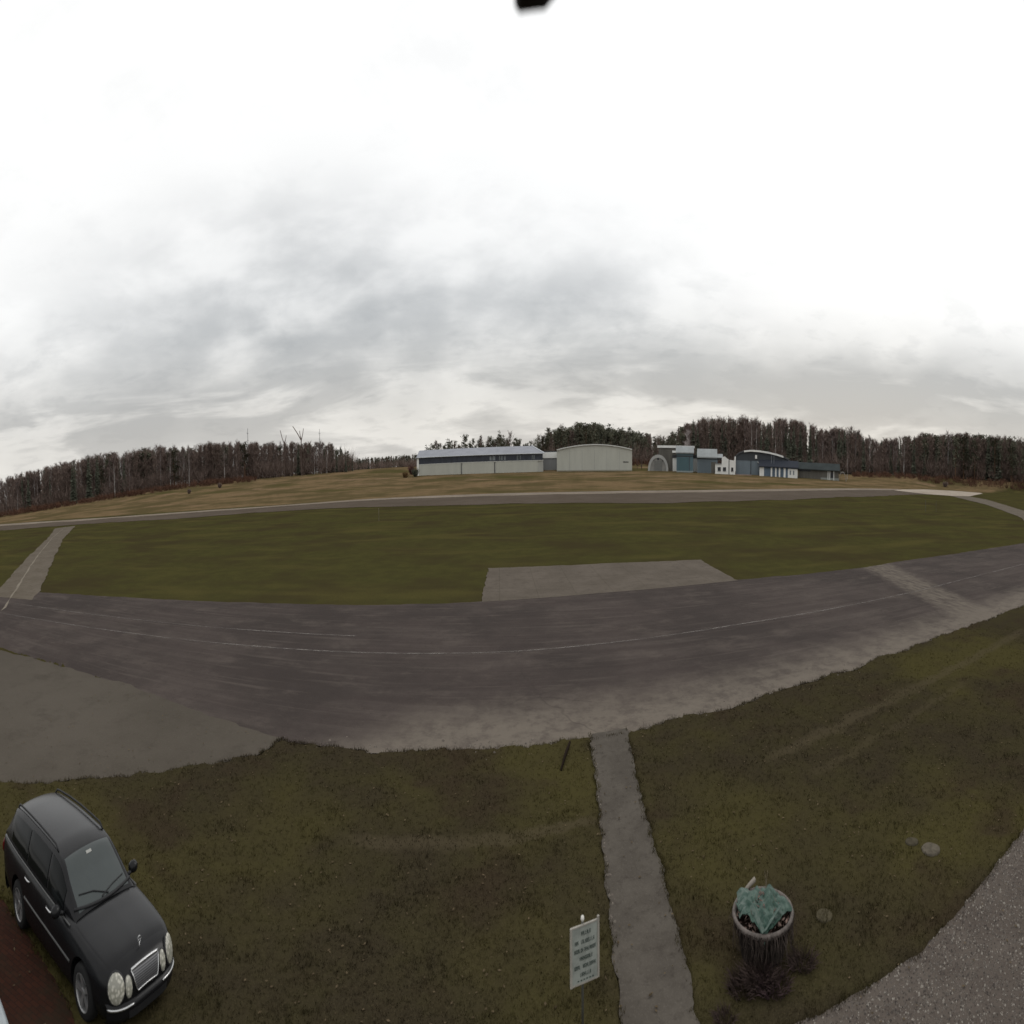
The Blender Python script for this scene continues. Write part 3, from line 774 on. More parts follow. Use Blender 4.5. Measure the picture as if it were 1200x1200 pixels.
pale = make_car(paint_mat('pale_silver_paint', (.30,.33,.345), .35, .3), (-9.0, 3.37, .012), -.10,
               'pale silver car beside the black car, only its edge reaching into the bottom corner')

# ------------------------------------------------------------------ notice sign
def build_sign():
    W, Hh, z0 = .545, .60, .615
    xl, yl = pol(6.5, 8.10); xr, yr = pol(10.17, 8.34)
    rz = math.atan2(yr-yl, xr-xl)
    root = empty('notice_sign', ((xl+xr)/2, (yl+yr)/2, 0), rz)
    tag(root, 'small white notice board with rows of dark lettering on a thin post beside the footpath', 'sign')
    m = NT('weathered_white_board', .6, .3)
    board = m.col(m.mix(m.ramp(m.noise(4, 5, .7), .35, .7), (.30,.32,.29), (.20,.215,.195)))
    bb = MB(); bb.box(-W/2+.03, W/2-.03, -.006, .010, z0+.012, z0+Hh-.012); bb.build('board', board, root)
    fr = plain('pale_frame', (.30,.28,.245), .6, .3, .15, 6)
    for (xa, xb, za, zb) in ((-W/2, -W/2+.032, z0-.01, z0+Hh), (W/2-.036, W/2, z0, z0+Hh+.03)):
        q = MB(); q.box(xa, xb, -.016, .014, za, zb); q.build('side_rail', fr, root)
    for (za, zb) in ((z0-.004, z0+.012), (z0+Hh-.012, z0+Hh+.002)): q = MB(); q.box(-W/2+.032, W/2-.036, -.014, .012, za, zb); q.build('cross_rail', fr, root)
    ink = plain('dark_lettering', (.035,.05,.042), .7, .2)
    tx = MB()
    def word(x0, x1, zc, h):
        x = x0
        while x < x1-.006:
            w = rng.uniform(.010, .017)
            k = rng.randrange(4)
            tx.box(x, x+.006, -.0085, -.0055, zc-h/2, zc+h/2)
            if k in (0, 2): tx.box(x+.006, x+w, -.0085, -.0055, zc+h/2-.008, zc+h/2)
            if k in (1, 2): tx.box(x+.006, x+w, -.0085, -.0055, zc-h/2, zc-h/2+.008)
            if k in (0, 3): tx.box(x+.006, x+w, -.0085, -.0055, zc-.004, zc+.004)
            if k != 1: tx.box(x+w, x+w+.005, -.0085, -.0055, zc-h/2, zc+h/2)
            x += w+.011
    rows = [[(-.07,.11)], [(-.19,-.13),(-.07,.17)], [(-.20,-.04),(-.01,.20)], [(-.10,.14)], [(-.20,-.10),(-.04,.20)], [(-.09,.12)]]
    for i, r in enumerate(rows):
        for a, b_ in r: word(a, b_, z0+Hh-.085-i*.084, .040)
    for i in range(6): tx.box(-.14+i*.055, -.14+i*.055+.032, -.0085, -.0055, z0+.030, z0+.042)
    tx.build('lettering', ink, root)
    p = MB(); p.tube([(-.03,.03,-.05),(-.03,.03,z0+Hh+.03)], .019, 10); p.build('post', plain('grey_post', (.075,.075,.066), .6, .3), root, smooth=True)
    k = MB(); k.lathe([(.001,.032),(.02,.026),(.03,.01),(.031,-.006),(.022,-.02)], 14, 0, Matrix.Translation((-.03,.03,z0+Hh+.045))); k.build('post_cap', plain('white_cap', (.62,.60,.55), .5, .3), root, smooth=True)
build_sign()

# ------------------------------------------------------------------ round planter with teal plastic
def build_planter():
    root = empty('round_planter', (4.97, 8.74, .0)); tag(root, 'round low planter on dark plinth with crumpled teal plastic sheet on top', 'planter')
    Rr, H = .645, .50
    m = plain('planter_concrete', (.115,.098,.088), .85, .2, .35, 9)
    b = MB(); pr = [(.44,-.03),(.47,.10),(.55,.30),(Rr-.02,H-.05),(Rr,H-.01),(Rr-.012,H+.018),(Rr-.05,H+.02),(Rr-.075,H-.005),(Rr-.085,H-.10)]
    b.lathe([(r_, z) for r_, z in pr[3:]], 56); b.build('rim', m, root, smooth=True)
    b = MB(); b.lathe(pr[:4], 56); b.build('bowl', plain('dark_mossy_side', (.030,.025,.022), .98, 0.0, .4, 7), root, smooth=True)
    b = MB(); n = 40; ring = 9; V = [(0,0,H-.05)]; F = []
    for j in range(1, ring):
        for k in range(n):
            t = 2*math.pi*k/n; r_ = (Rr-.08)*j/(ring-1)
            V.append((r_*math.cos(t), r_*math.sin(t), H-.085+.05*mnoise.noise(Vector((r_*math.cos(t)*6, r_*math.sin(t)*6, 2)))))
    F += [(0, 1+k, 1+(k+1)%n) for k in range(n)]
    for j in range(ring-2):
        for k in range(n): F.append((1+j*n+k, 1+(j+1)*n+k, 1+(j+1)*n+(k+1)%n, 1+j*n+(k+1)%n))
    b.add(V, F); b.build('soil', plain('dark_soil', (.030,.022,.018), .98, 0.0, .4, 14), root, smooth=True)
    # crumpled sheet: a pleated, folded surface whose front corner hangs over the rim
    def crumple(fn, nu, nv, name, mat, off=Vector((0,0,0))):
        V = [fn(i/(nu-1)*2-1, j/(nv-1)*2-1)+off for i in range(nu) for j in range(nv)]
        F = [(i*nv+j, (i+1)*nv+j, (i+1)*nv+j+1, i*nv+j+1) for i in range(nu-1) for j in range(nv-1)]
        q = MB(); q.add(V, F); o = q.build(name, mat, root, smooth=False)
        sd = o.modifiers.new('thick', 'SOLIDIFY'); sd.thickness = .006
        return o
    mt = NT('teal_plastic_sheet', .6, .2)
    teal = mt.col(mt.mix(mt.ramp(mt.noise(5, 5, .7), .35, .65), (.009,.038,.026), (.052,.092,.072)))
    mt2 = NT('pale_teal_plastic', .6, .2)
    teal2 = mt2.col(mt2.mix(mt2.ramp(mt2.noise(6, 4, .7), .4, .65), (.036,.072,.057), (.100,.132,.113)))
    az = math.atan2(4.97, 8.74); fx, fy = -math.sin(az), -math.cos(az)      # towards the viewer
    rx, ry = math.cos(az), -math.sin(az)                                      # to the right
    def P(r_, f_, z): return Vector((rx*r_+fx*f_, ry*r_+fy*f_, z))
    def main(u, v):
        # diamond: u across, v back..front
        r_ = .03+(u-v)*.5*.62; f_ = -.02+(u+v)*.5*.66
        rr = math.hypot(r_, f_)
        z = H+.085*max(0, 1-rr/.62)**.7+.02+.07*abs(mnoise.noise(Vector((r_*4.5, f_*3.0, 5))))+.035*mnoise.noise(Vector((r_*11, f_*8, 9)))
        z += .022*math.sin(r_*17+2*f_)
        if f_ > .52: z -= (f_-.52)*1.1
        return P(r_, f_, z)
    crumple(main, 26, 26, 'plastic_sheet', teal)
    def left(u, v):
        r_ = -.36+u*.17+v*.05; f_ = -.08+v*.34
        return P(r_, f_, H+.02+.07*(1-u*u)+.06*mnoise.noise(Vector((r_*9, f_*7, 3))))
    o = crumple(left, 12, 16, 'plastic_flap', teal2)
    def tie(u, v):
        t = (v+1)/2; r_ = .02+.34*(1-t) + u*.035; f_ = .62-.48*(1-t)+.02*u
        return P(r_, f_, H+.06+.09*(1-t)+.02*u)
    crumple(tie, 5, 14, 'plastic_flap', teal2)
    def tie2(u, v):
        t = (v+1)/2; r_ = .02-.26*(1-t) + u*.03; f_ = .62-.44*(1-t)
        return P(r_, f_, H+.055+.10*(1-t)+.02*u)
    crumple(tie2, 5, 14, 'plastic_flap', teal2)
    # dead stems
    m_dry = plain('dry_stems', (.13,.105,.075), .9, .1, .4, 12)
    for i in range(34):
        tw = MB()
        a = rng.uniform(0, 6.28); r_ = rng.uniform(.1, .55); p = Vector((r_*math.cos(a), r_*math.sin(a), H-.06))
        d = Vector((rng.gauss(0,.35), rng.gauss(0,.35), 1)).normalized(); l = rng.uniform(.08, .26)
        tw.tube([p, p+d*l*.5+Vector((rng.gauss(0,.02),rng.gauss(0,.02),0)), p+d*l], [.007,.005,.003], 4); tw.build('dead_stem', m_dry, root)
    for dr in (-.03, .035): tw = MB(); tw.tube([P(.06,-.52,H+.02), P(.06+dr*.3,-.56,H+.12), P(.06+dr,-.58,H+.24)], [.008,.006,.004], 5); tw.build('dead_stem', m_dry, root)
    lf = MB()
    for i in range(260):
        a = rng.uniform(0, 6.28); q = .56*math.sqrt(rng.random()); p = Vector((q*math.cos(a), q*math.sin(a), H-.02+.16*max(0, 1-q/.6)*rng.random()+rng.uniform(-.03,.04)))
        d = Vector((rng.gauss(0,1), rng.gauss(0,1), rng.gauss(0,.35))).normalized(); e = d.cross(Vector((rng.gauss(0,.3), rng.gauss(0,.3), 1))).normalized(); l = rng.uniform(.03,.075)
        lf.add([p-d*l, p+e*l*.35, p+d*l, p-e*l*.35], [(0,1,2,3)])
    lf.build('fallen_leaves', plain('pinkish_dead_leaves', (.125,.088,.074), .98, 0.0, .55, 14), root, fix=False)['kind'] = 'stuff'
    sk = MB(); sk.tube([P(-.42,-.42,H+.03), P(-.30,-.56,H+.06), P(-.19,-.66,H+.09)], [.030,.034,.036], 8); sk.build('stick', plain('pale_stick', (.22,.195,.165), .8, .2), root, smooth=True)
    # hanging withered trailers down the front
    h = MB()
    for i in range(150):
        a = math.atan2(fy, fx)+rng.gauss(0, .9); r0 = Rr+rng.uniform(-.02,.03)
        z = H+.0; p = Vector((r0*math.cos(a), r0*math.sin(a), z)); pts = [p]; l = rng.uniform(.12,.42)
        for k in range(4):
            p = p+Vector((math.cos(a)*rng.uniform(-.03,.03)+rng.gauss(0,.015), math.sin(a)*rng.uniform(-.03,.03)+rng.gauss(0,.015), -l/4)); pts.append(p)
        h.tube(pts, [.006,.006,.005,.004,.002], 3, 0, False)
    h.build('withered_trailers', plain('withered_trailers', (.060,.048,.042), .98, 0.0, .5, 9), root)['kind'] = 'stuff'
build_planter()
def tuft(name, x, y, r, h, n, mat, label, cat, group=None):
    b = MB()
    for i in range(n):
        a = rng.uniform(0, 6.28); q = r*math.sqrt(rng.random()); p = Vector((q*math.cos(a), q*math.sin(a), 0))
        d = Vector((p.x*.9/r+rng.gauss(0,.4), p.y*.9/r+rng.gauss(0,.4), 1.1)).normalized(); l = h*rng.uniform(.4, 1); s = d.orthogonal().normalized()*rng.uniform(.004,.010)
        m_ = p+d*l*.6; e = p+d*l+Vector((0,0,-.1*l))+Vector((d.x,d.y,0))*l*.35
        b.add([p-s, p+s, m_+s*.8, m_-s*.8, e], [(0,1,2,3), (3,2,4)])
    o = b.build(name, mat, fix=False); o.location = (x, y, .02); tag(o, label, cat, group)
    return o
M_dead = plain('dead_perennial', (.050,.036,.032), .98, 0.0, .45, 12); M_dead2 = plain('purple_brown_heather', (.060,.040,.042), .98, 0.0, .5, 12)
tuft('dead_plant', 4.20, 8.15, .26, .26, 420, M_dead, 'dead brown plant clump hugging the left foot of the round planter', 'plant', 'withered plants round the planter')
tuft('heather_clump', 4.75, 7.92, .30, .22, 520, M_dead2, 'purple brown heather clump in front of the round planter', 'plant', 'withered plants round the planter')
tuft('dead_plant', 5.50, 8.05, .24, .26, 380, M_dead, 'dead brown plant clump at the right foot of the round planter', 'plant', 'withered plants round the planter')
tuft('dead_plant', 4.52, 8.10, .22, .40, 420, M_dead, 'taller dead brown stems leaning on the front of the round planter', 'plant', 'withered plants round the planter')
tuft('dead_plant', 3.62, 7.72, .17, .16, 200, M_dead, 'small dark dead plant between the footpath and the planter', 'plant', 'withered plants round the planter')

# ------------------------------------------------------------------ stones, stick, marker stakes
M_stone = plain('flat_stone', (.095,.083,.064), 1.0, .0, .25, 6)
def stone(x, y, rx, ry, h, a, label, mat):
    b = MB(); n = 16; V = []
    for (f, z) in ((1.0,-.03),(1.0,h*.7),(.86,h)):
        for k in range(n):
            t = 2*math.pi*k/n; j = 1+.10*mnoise.noise(Vector((math.cos(t)*1.5+x, math.sin(t)*1.5+y, 0)))
            V.append((rx*f*j*math.cos(t), ry*f*j*math.sin(t), z))
    V.append((0,0,h*1.08))
    F = [(r_*n+k, r_*n+(k+1)%n, (r_+1)*n+(k+1)%n, (r_+1)*n+k) for r_ in range(2) for k in range(n)]+[(2*n+k, 2*n+(k+1)%n, 3*n) for k in range(n)]
    b.add(V, F); o = b.build('flat_stone', mat, smooth=True); o.location = (x, y, .03); o.rotation_euler = (0,0,a)
    tag(o, label, 'stone')
stone(10.22, 8.75, .24, .26, .016, .3, 'largest flat pale stone set in the lawn near the gravel', M_stone)
stone(10.05, 9.32, .15, .19, .012, .9, 'smaller flat stone just behind the largest pale stone', plain('mossy_stone', (.062,.054,.038), 1.0, .0, .2, 6))
stone(6.62, 8.80, .18, .20, .012, .1, 'flat mossy stone in the grass right of the round planter', plain('mossy_stone_b', (.066,.057,.037), 1.0, .0, .25, 6))
b = MB(); b.tube([(2.12,18.15,.05),(1.88,17.4,.07),(1.62,16.5,.05)], [.035,.045,.03], 7); o = b.build('fallen_stick', plain('dark_wet_wood', (.020,.015,.012), 1.0, 0.0), smooth=True)
tag(o, 'dark straight stick lying in the grass just left of the footpath', 'stick')
def stake(x, y, h, c, label):
    b = MB(); b.tube([(0,0,-.1),(0,0,h)], .05, 6); b.box(-.06,.06,-.06,.06,h,h+.06); o = b.build('marker_stake', plain('stake_paint', c, .8, .2)); o.location = (x, y, 0)
    tag(o, label, 'marker')
stake(-27.0, 97.6, 1.15, (.16,.14,.10), 'thin pale stake standing alone in the left half of the grass field')
stake(105.0, 90.4, 1.5, (.09,.085,.06), 'thin dark stake in the field below the bright concrete patch, right of a pair')
stake(101.5, 91.2, 1.5, (.10,.10,.085), 'thin dark stake in the field below the bright concrete patch, left of a pair')
# tip of the dark bracket hanging over the top of the view
b = MB()
for (y, hw, zb, zt) in ():
    pass
V = []
for (y, xl_, xr_, zb) in ((-.3,-.02,.12,5.86),(.9,.0,.12,5.865),(1.20,.014,.128,5.864),(1.30,.016,.124,5.838),(1.345,.022,.090,5.862)):
    V += [(xl_,y,zb+.06),(xl_,y,zb+.012),(xl_+.012,y,zb),(xr_-.03,y,zb+.006),(xr_,y,zb+.03),(xr_,y,zb+.06)]
b.add(V, [(i*6+k, i*6+(k+1)%6, (i+1)*6+(k+1)%6, (i+1)*6+k) for i in range(4) for k in range(6)]+[(0,1,2,3,4,5),(29,28,27,26,25,24)])
o = b.build('overhead_bracket', plain('dark_plastic', (.030,.026,.034), .6, .3), smooth=True)
tag(o, 'blurred dark tip hanging into the sky at the top edge of the view', 'bracket')

# ------------------------------------------------------------------ airfield buildings, about 330 m away
class Site:
    """a building plot: metres across (u) and up (w) read off the photograph at the plot's distance"""
    def __init__(s, name, xa, xb, ybase, D, label, cat, yaw=0.0):
        s.am = ((xa+xb)/2-600)*.0990; s.D = D; s.yb = ybase
        x, y = pol(s.am, D); s.root = empty(name, (x, y, float(terr(x, y))), -R(s.am)+R(yaw)); tag(s.root, label, cat)
    def u(s, x): return s.D*math.tan(R((x-600)*.0990-s.am))
    def w(s, y): return (s.yb-y)*R(.0480)*s.D
    def part(s, name, mat, boxes=(), prisms=(), prisms_x=(), parent=None):
        if len(boxes) > 1 and not prisms and not prisms_x:
            for q in boxes: o = s.part(name, mat, [q], parent=parent)
            return o
        b = MB()
        for q in boxes: b.box(*q)
        for q in prisms: b.prism(*q)
        for q in prisms_x: b.prism_x(*q)
        return b.build(name, mat, parent or s.root)
def corr(name, c, axis='X', scale=4.0, var=.10, rough=.55, spec=.35):
    """ribbed sheet metal"""
    m = NT(name, rough, spec)
    w = m.n('ShaderNodeTexWave', wave_type='BANDS', bands_direction=axis); w.inputs['Scale'].default_value = scale; m.L(m.co, w.inputs['Vector'])
    f = m.noise(.25, 5, .65, m.mapped((1,1,.35)))
    base = m.mix(m.ramp(f, .3, .7), tuple(x*(1-var) for x in c), tuple(x*(1+var) for x in c))
    m.col(m.mix(m.math('MULTIPLY', w.outputs['Fac'], .22), base, tuple(x*.7 for x in c)))
    return m.mat
W_beige = corr('beige_sheet_wall', (.36,.36,.325)); W_beige2 = corr('beige_cladding', (.40,.40,.35), 'Z', 1.2, .06)
R_lilac = corr('grey_sheet_roof', (.27,.278,.305), 'X', 4.0, .10, .9, .08); W_white = plain('white_render', (.66,.66,.63), .8, .2, .06, .4); W_grey = corr('grey_sheet_wall', (.20,.205,.205))
W_teal = corr('teal_blue_wall', (.078,.125,.145)); W_blue = corr('blue_grey_wall', (.125,.155,.175)); R_pale = corr('pale_metal_roof', (.27,.285,.285), 'X', 2.5, .12, .9, .08)
K_dark = plain('dark_opening_and_shade', (.020,.021,.024), .4, .4, .3, .6); K_band = plain('dark_window_band', (.026,.031,.044), .3, .4, .35, .5)
W_navy = corr('dark_slate_wall', (.040,.046,.052)); R_green = corr('dark_green_roof', (.042,.049,.049), 'X', 4.0, .15, 1.0, .02); W_wood = corr('grey_brown_boards', (.115,.108,.095), 'X', 6.0, .2, .9, .1)
W_pink = plain('pinkish_ramp', (.20,.155,.135), .9, .1)

# long low hangar
S = Site('long_hangar', 490, 637, 555.5, 330, 'long low hangar with grey sloping roof, dark window band and pale wall', 'hangar')
L_, R_ = S.u(490), S.u(637); e1, e2, rg = 3.75, 5.95, 8.7; dp = 16
S.part('wall', W_beige, [(L_, R_, 0, dp*2, -1, e1)])
pr = S.part('window_band', K_band, [(L_+.3, R_-.3, -.05, dp*2-.3, e1, e2)])
mu = []; x = L_+6
while x < R_-2: mu.append((x-.09, x+.09, -.12, -.055, e1+.05, e2-.05)); x += rng.uniform(3.6, 4.4)
S.part('mullion', W_navy, mu, parent=pr)
S.part('pale_pane', plain('pale_panes', (.17,.19,.20), .2, .5, .3, .8), [(x_, x_+rng.uniform(.8,2.4), -.09, -.056, e1+.3, e2-.5) for x_ in [L_+rng.uniform(48, 82) for k in range(12)]], parent=pr)
ov = .8
V = [(L_-ov,-ov,e2),(R_+ov,-ov,e2),(R_-6.2,dp,rg),(L_-ov,dp,rg-.2),(R_+ov,2*dp+ov,e2),(L_-ov,2*dp+ov,e2)]
b = MB(); b.add(V+[(x,y,z-.15) for x,y,z in V[:2]], [(0,1,2,3),(1,4,2),(4,5,3,2),(5,0,3),(0,6,7,1)]); b.add([(R_+ov,-ov,e2),(R_-6.2,dp,rg)], [])
rf = b.build('roof', R_lilac, S.root)
b = MB(); b.tube([(R_+ov,-ov,e2+.1),(R_-6.2,dp,rg+.1)], .22, 6); b.tube([(L_-ov,-ov-.1,e2),(R_+ov,-ov-.1,e2)], .12, 6); b.build('roof_flashing', plain('pale_flashing', (.52,.54,.56), .5, .3), rf)
S.part('corner_post', W_white, [(L_-.5, L_+.9, -.35, .5, -1, e2)])
for (a, c) in ((490, 541), (541, 580), (580, 631)):
    d = S.part('sliding_door', W_beige2, [(S.u(a)+1.0, S.u(c)-.25, -.22, -.003, -.5, e1-.25)])
S.part('door_rail', plain('pale_rail', (.48,.48,.44), .6, .3), [(L_+.9, R_, -.30, -.004, e1-.2, e1+.03)])
for a in (541, 580): S.part('door_gap', K_dark, [(S.u(a)-.22, S.u(a)+.22, -.12, -.004, -.5, e1-.21)])
# arched pale hangar
S = Site('arched_hangar', 653, 741, 551, 332, 'beige hangar with a shallow curved roof and blank front', 'hangar')
L_, R_ = S.u(653), S.u(741); arc = [(L_+(R_-L_)*i/20, S.w(526.6)+(S.w(520.8)-S.w(526.6))*math.sin(math.pi*i/20)**.85) for i in range(21)]
S.part('wall', W_beige2, prisms=[([(L_,-1)]+arc+[(R_,-1)], 0, 26)])
S.part('roof', plain('pale_roof_edge', (.50,.50,.47), .6, .3), prisms=[([(x, z+.02) for x, z in arc]+[(x, z+.38) for x, z in reversed(arc)], -.5, 26.5)])
S.part('plinth', plain('dirty_plinth', (.25,.24,.20), .9, .1), [(L_, R_, -.14, -.003, -1, .35)])
for x in (-16.7, -8.3, 0, 8.3, 16.7): S.part('panel_joint', W_grey, [(x-.06, x+.06, -.03, -.003, .36, S.w(527))])
S.part('ridge_vent', W_white, [(-1.2, .6, 1, 3, S.w(520.8)+.38, S.w(519.3))])
S.part('vent', K_dark, [(R_-6, R_-2.4, -.08, -.003, S.w(541), S.w(540))])
# link building
S = Site('link_shed', 637, 653, 550, 346, 'narrow grey shed with a white fascia between the two big hangars', 'shed')
S.part('wall', W_grey, [(S.u(634), S.u(656), 0, 10, -1, S.w(536))]); S.part('fascia', W_white, [(S.u(634), S.u(656), -.4, 10.2, S.w(536), S.w(529))]); S.part('roof', K_dark, [(S.u(634), S.u(656), 1, 10, S.w(529), S.w(527.6))])
# round-topped shelter
S = Site('arch_shelter', 759, 784, 548, 336, 'grey round-topped shelter with a pale arched rim left of the teal shed', 'shelter')
r_ = S.u(783.5); h_ = S.w(527)
def arch(k, z=1.0, n=16): return [(k*r_*math.cos(t), z*h_*math.sin(t)**.8) for t in lin(0, math.pi, n)]
S.part('end_wall', plain('grey_end_wall', (.205,.20,.185), .8, .2, .15, .5), prisms=[([(x, z-.5) for x, z in arch(.80, .82)], .3, 17)])
b = MB(); o_, i_ = arch(1.0), arch(.80, .82); n = len(o_)
for y0, y1 in ((0, 18),):
    b.add([(x,y0,z-.5) for x,z in o_]+[(x,y0,z-.5) for x,z in i_]+[(x,y1,z-.5) for x,z in o_]+[(x,y1,z-.5) for x,z in i_],
          [f for k in range(n-1) for f in ((k,k+1,n+k+1,n+k),(k,2*n+k,2*n+k+1,k+1),(n+k,n+k+1,3*n+k+1,3*n+k),(2*n+k,3*n+k,3*n+k+1,2*n+k+1))])
b.build('arched_roof', plain('pale_arch_sheet', (.33,.33,.315), .6, .3, .1, .5), S.root)
S.part('door', plain('dull_door', (.145,.145,.135), .7, .2), [(-2.6, 2.6, .12, .297, -.5, 3.3)]); S.part('window', K_dark, [(-3.6,-2.8,.18,.297,3.4,4.3),(-.6,.6,.18,.297,3.6,4.3),(2.8,3.5,.18,.297,3.2,4.1)])
# flat white-roofed hall behind
S = Site('flat_roofed_hall', 771, 800, 549, 358, 'dark hall with a flat white roof edge behind the round-topped shelter', 'hall')
S.part('wall', W_wood, [(S.u(772), S.u(812), 0, 12, -1, S.w(525))]); S.part('roof', W_white, [(S.u(770.5), S.u(814), -.5, 12.4, S.w(524.3), S.w(521.6))]); S.part('parapet_band', W_white, [(S.u(788), S.u(812), -.6, -.004, S.w(530), S.w(527.5))])
# white link range
S = Site('white_link_building', 786, 862, 550, 338, 'low white building showing between and behind the teal and blue sheds', 'building')
S.part('wall', W_white, [(S.u(788.5), S.u(840), 0, 8, -1, S.w(534))]); S.part('roof', K_dark, [(S.u(788), S.u(840), -.2, 8.2, S.w(534), S.w(530.5))])
S.part('annex', W_wood, [(S.u(784), S.u(788.4), .2, 7, -1, S.w(531))])
# teal shed
S = Site('teal_shed', 793, 812, 552, 330, 'teal blue shed with a pale grey pitched roof', 'shed')
L_, R_ = S.u(793), S.u(812.5)
S.part('wall', W_teal, [(L_, R_, 0, 12, -1, S.w(530))]); S.part('roof', R_pale, prisms_x=[([(-.7, S.w(530)),(-.7, S.w(528.8)),(5, S.w(521.2)),(7, S.w(521.2)),(12.6, S.w(528.8)),(12.6, S.w(530))], L_-.5, R_+.5)])
S.part('door', corr('teal_door', (.060,.110,.125), 'X', 2.0), [(L_+1.2, R_-3.0, -.12, -.003, -.4, S.w(535))]); S.part('door_frame', W_navy, [(R_-2.6, R_-2.3, -.1, -.003, -.4, S.w(533)),(L_, R_, -.16, -.003, S.w(533.8), S.w(532.6))]); S.part('plinth', plain('pale_plinth', (.22,.25,.25), .8, .2), [(L_, R_, -.2, -.004, -1, .45)])
# blue-grey shed
S = Site('blue_grey_shed', 817, 841, 549.5, 330, 'blue grey shed with wide door under a big pale grey roof', 'shed')
L_, R_ = S.u(817.5), S.u(841)
S.part('wall', W_blue, [(L_, R_, 0, 12, -1.2, S.w(532))]); S.part('roof', R_pale, prisms_x=[([(-.9, S.w(532)),(-.9, S.w(530.6)),(5, S.w(521)),(7, S.w(521)),(12.8, S.w(530.6)),(12.8, S.w(532))], L_-.3, R_-.2)])
S.part('lean_to_roof', R_pale, prisms_x=[([(-.6, S.w(531.6)),(-.6, S.w(530.9)),(6, S.w(526.6)),(12, S.w(531.6))], R_-.19, R_+3.6)])
S.part('door', corr('grey_blue_door', (.095,.120,.135), 'X', 1.6), [(L_+.8, L_+8.6, -.12, -.003, -.4, S.w(535))]); S.part('side_door', W_wood, [(L_+9.2, L_+12.6, -.1, -.003, -.4, S.w(536.5))])
S.part('painted_eave_shadow', K_dark, [(L_, R_+3.4, -.06, -.003, S.w(533.6), S.w(532.02))])  # dark strip on the wall standing in for the shade under the eave
# white stepped house
S = Site('white_house', 838, 862, 549, 326, 'white stepped house with three small dark windows', 'house')
u, w = S.u, S.w
S.part('wall', W_white, [(u(838.3), u(846), 0, 7, -1, w(537.4))], prisms=[([(u(846),-1),(u(846),w(529.5)),(u(849.5),w(528.2)),(u(853),w(531.2)),(u(854),w(531.4)),(u(854),-1)], -.02, 7.5), ([(u(855),-1),(u(855),w(532)),(u(860),w(533)),(u(861.8),w(530)),(u(861.8),-1)], .02, 7)])
S.part('recess', K_dark, [(u(854), u(855), .5, 6, -1, w(533))])
for xw, s_ in ((843, 1.0), (849.2, 1.0), (858.3, .7)):
    f = S.part('window', K_dark, [(u(xw)-s_*1.05, u(xw)+s_*1.05, -.06, -.023, w(545.2), w(541.0))]); S.part('sill', W_grey, [(u(xw)-s_*1.15, u(xw)+s_*1.15, -.16, -.024, w(545.8), w(545.25))], parent=f)
S.part('roof', W_grey, [(u(838), u(846), -.3, 7.2, w(537.4), w(536.6))]); S.part('chimney', W_white, [(u(861), u(862.5), 3, 4, 1, w(528))])
# hall with a curved roof
S = Site('curved_roof_hall', 862, 925, 553, 332, 'dark hall under a curved roof with white edge, grey blue doors on its left', 'hall')
u, w = S.u, S.w
top = [(862,531.5),(866,527.5),(872,525.3),(880,524.3),(890,524.6),(900,525.8),(910,527.8),(918,530.0),(924,533.2),(928,537)]
topm = [(u(x), w(y)) for x, y in top]
S.part('wall', W_navy, prisms=[([(u(862),-1)]+[(x, z-.3) for x, z in topm]+[(u(928),-1)], 0, 26)])
rf = S.part('roof', plain('roof_felt', (.075,.075,.082), .7, .3), prisms=[([(x,z-.28) for x,z in topm]+[(x,z+.10) for x,z in reversed(topm)], -.8, 26.5)])
S.part('roof_edge', W_white, prisms=[([(u(x), w(y)-.42) for x, y in top[2:8]]+[(u(x), w(y)+.16) for x, y in reversed(top[2:8])], -1.05, -.804)], parent=rf)
for a, c in ((862.5, 879.6), (880.6, 889.5)): S.part('door', W_blue, [(u(a), u(c), -.3, -.003, -1.0, w(536.3))])
S.part('door_rail', W_navy, [(u(862), u(890), -.4, -.301, w(536.3), w(535.4))]); S.part('white_box', W_white, [(u(885), u(887.3), -.5, -.003, w(534), w(529.6))]); S.part('stair', plain('pale_stair', (.4,.4,.4), .7, .2), prisms=[([(u(888),w(537)),(u(892),w(541.5)),(u(892),w(542.3)),(u(887.4),w(537.4))], -.9, -.4)])
S.part('ramp', W_pink, [(u(863), u(881), -9, -.41, -1, .10)])
# front annex with white and blue panels
S = Site('striped_annex', 890, 935, 555, 326, 'low annex with white posts and blue panels under a dark lean-to roof', 'annex')
u, w = S.u, S.w
S.part('wall', plain('blue_panels', (.085,.115,.15), .7, .3, .2, .3), [(u(890), u(935), 0, 5, -1, w(543.8))])
S.part('roof', plain('dark_lean_to_roof', (.036,.040,.050), 1.0, .04), prisms_x=[([(-.8, w(544.2)),(-.8, w(543.2)),(5.5, w(535.5)),(5.5, w(544.2))], u(889.5), u(936))])
for a, c in ((890.2, 895.5), (903.3, 905.2), (908.5, 910.2), (912.8, 914.6), (918.5, 920.8)): S.part('post', W_white, [(u(a), u(c), -.15, -.003, -1, w(544.3))])
S.part('white_panel', W_white, [(u(923.5), u(934.7), -.12, -.003, -1, w(545))])
for a, c in ((925.5, 927.2), (929.5, 931)): S.part('window', plain('grey_pane', (.16,.18,.2), .3, .5), [(u(a), u(c), -.16, -.121, w(552), w(547))])
for a in (904, 907): S.part('mast', plain('steel_pole', (.25,.26,.28), .5, .4), [(u(a)-.08, u(a)+.08, 2.0, 2.16, w(543), w(530))])
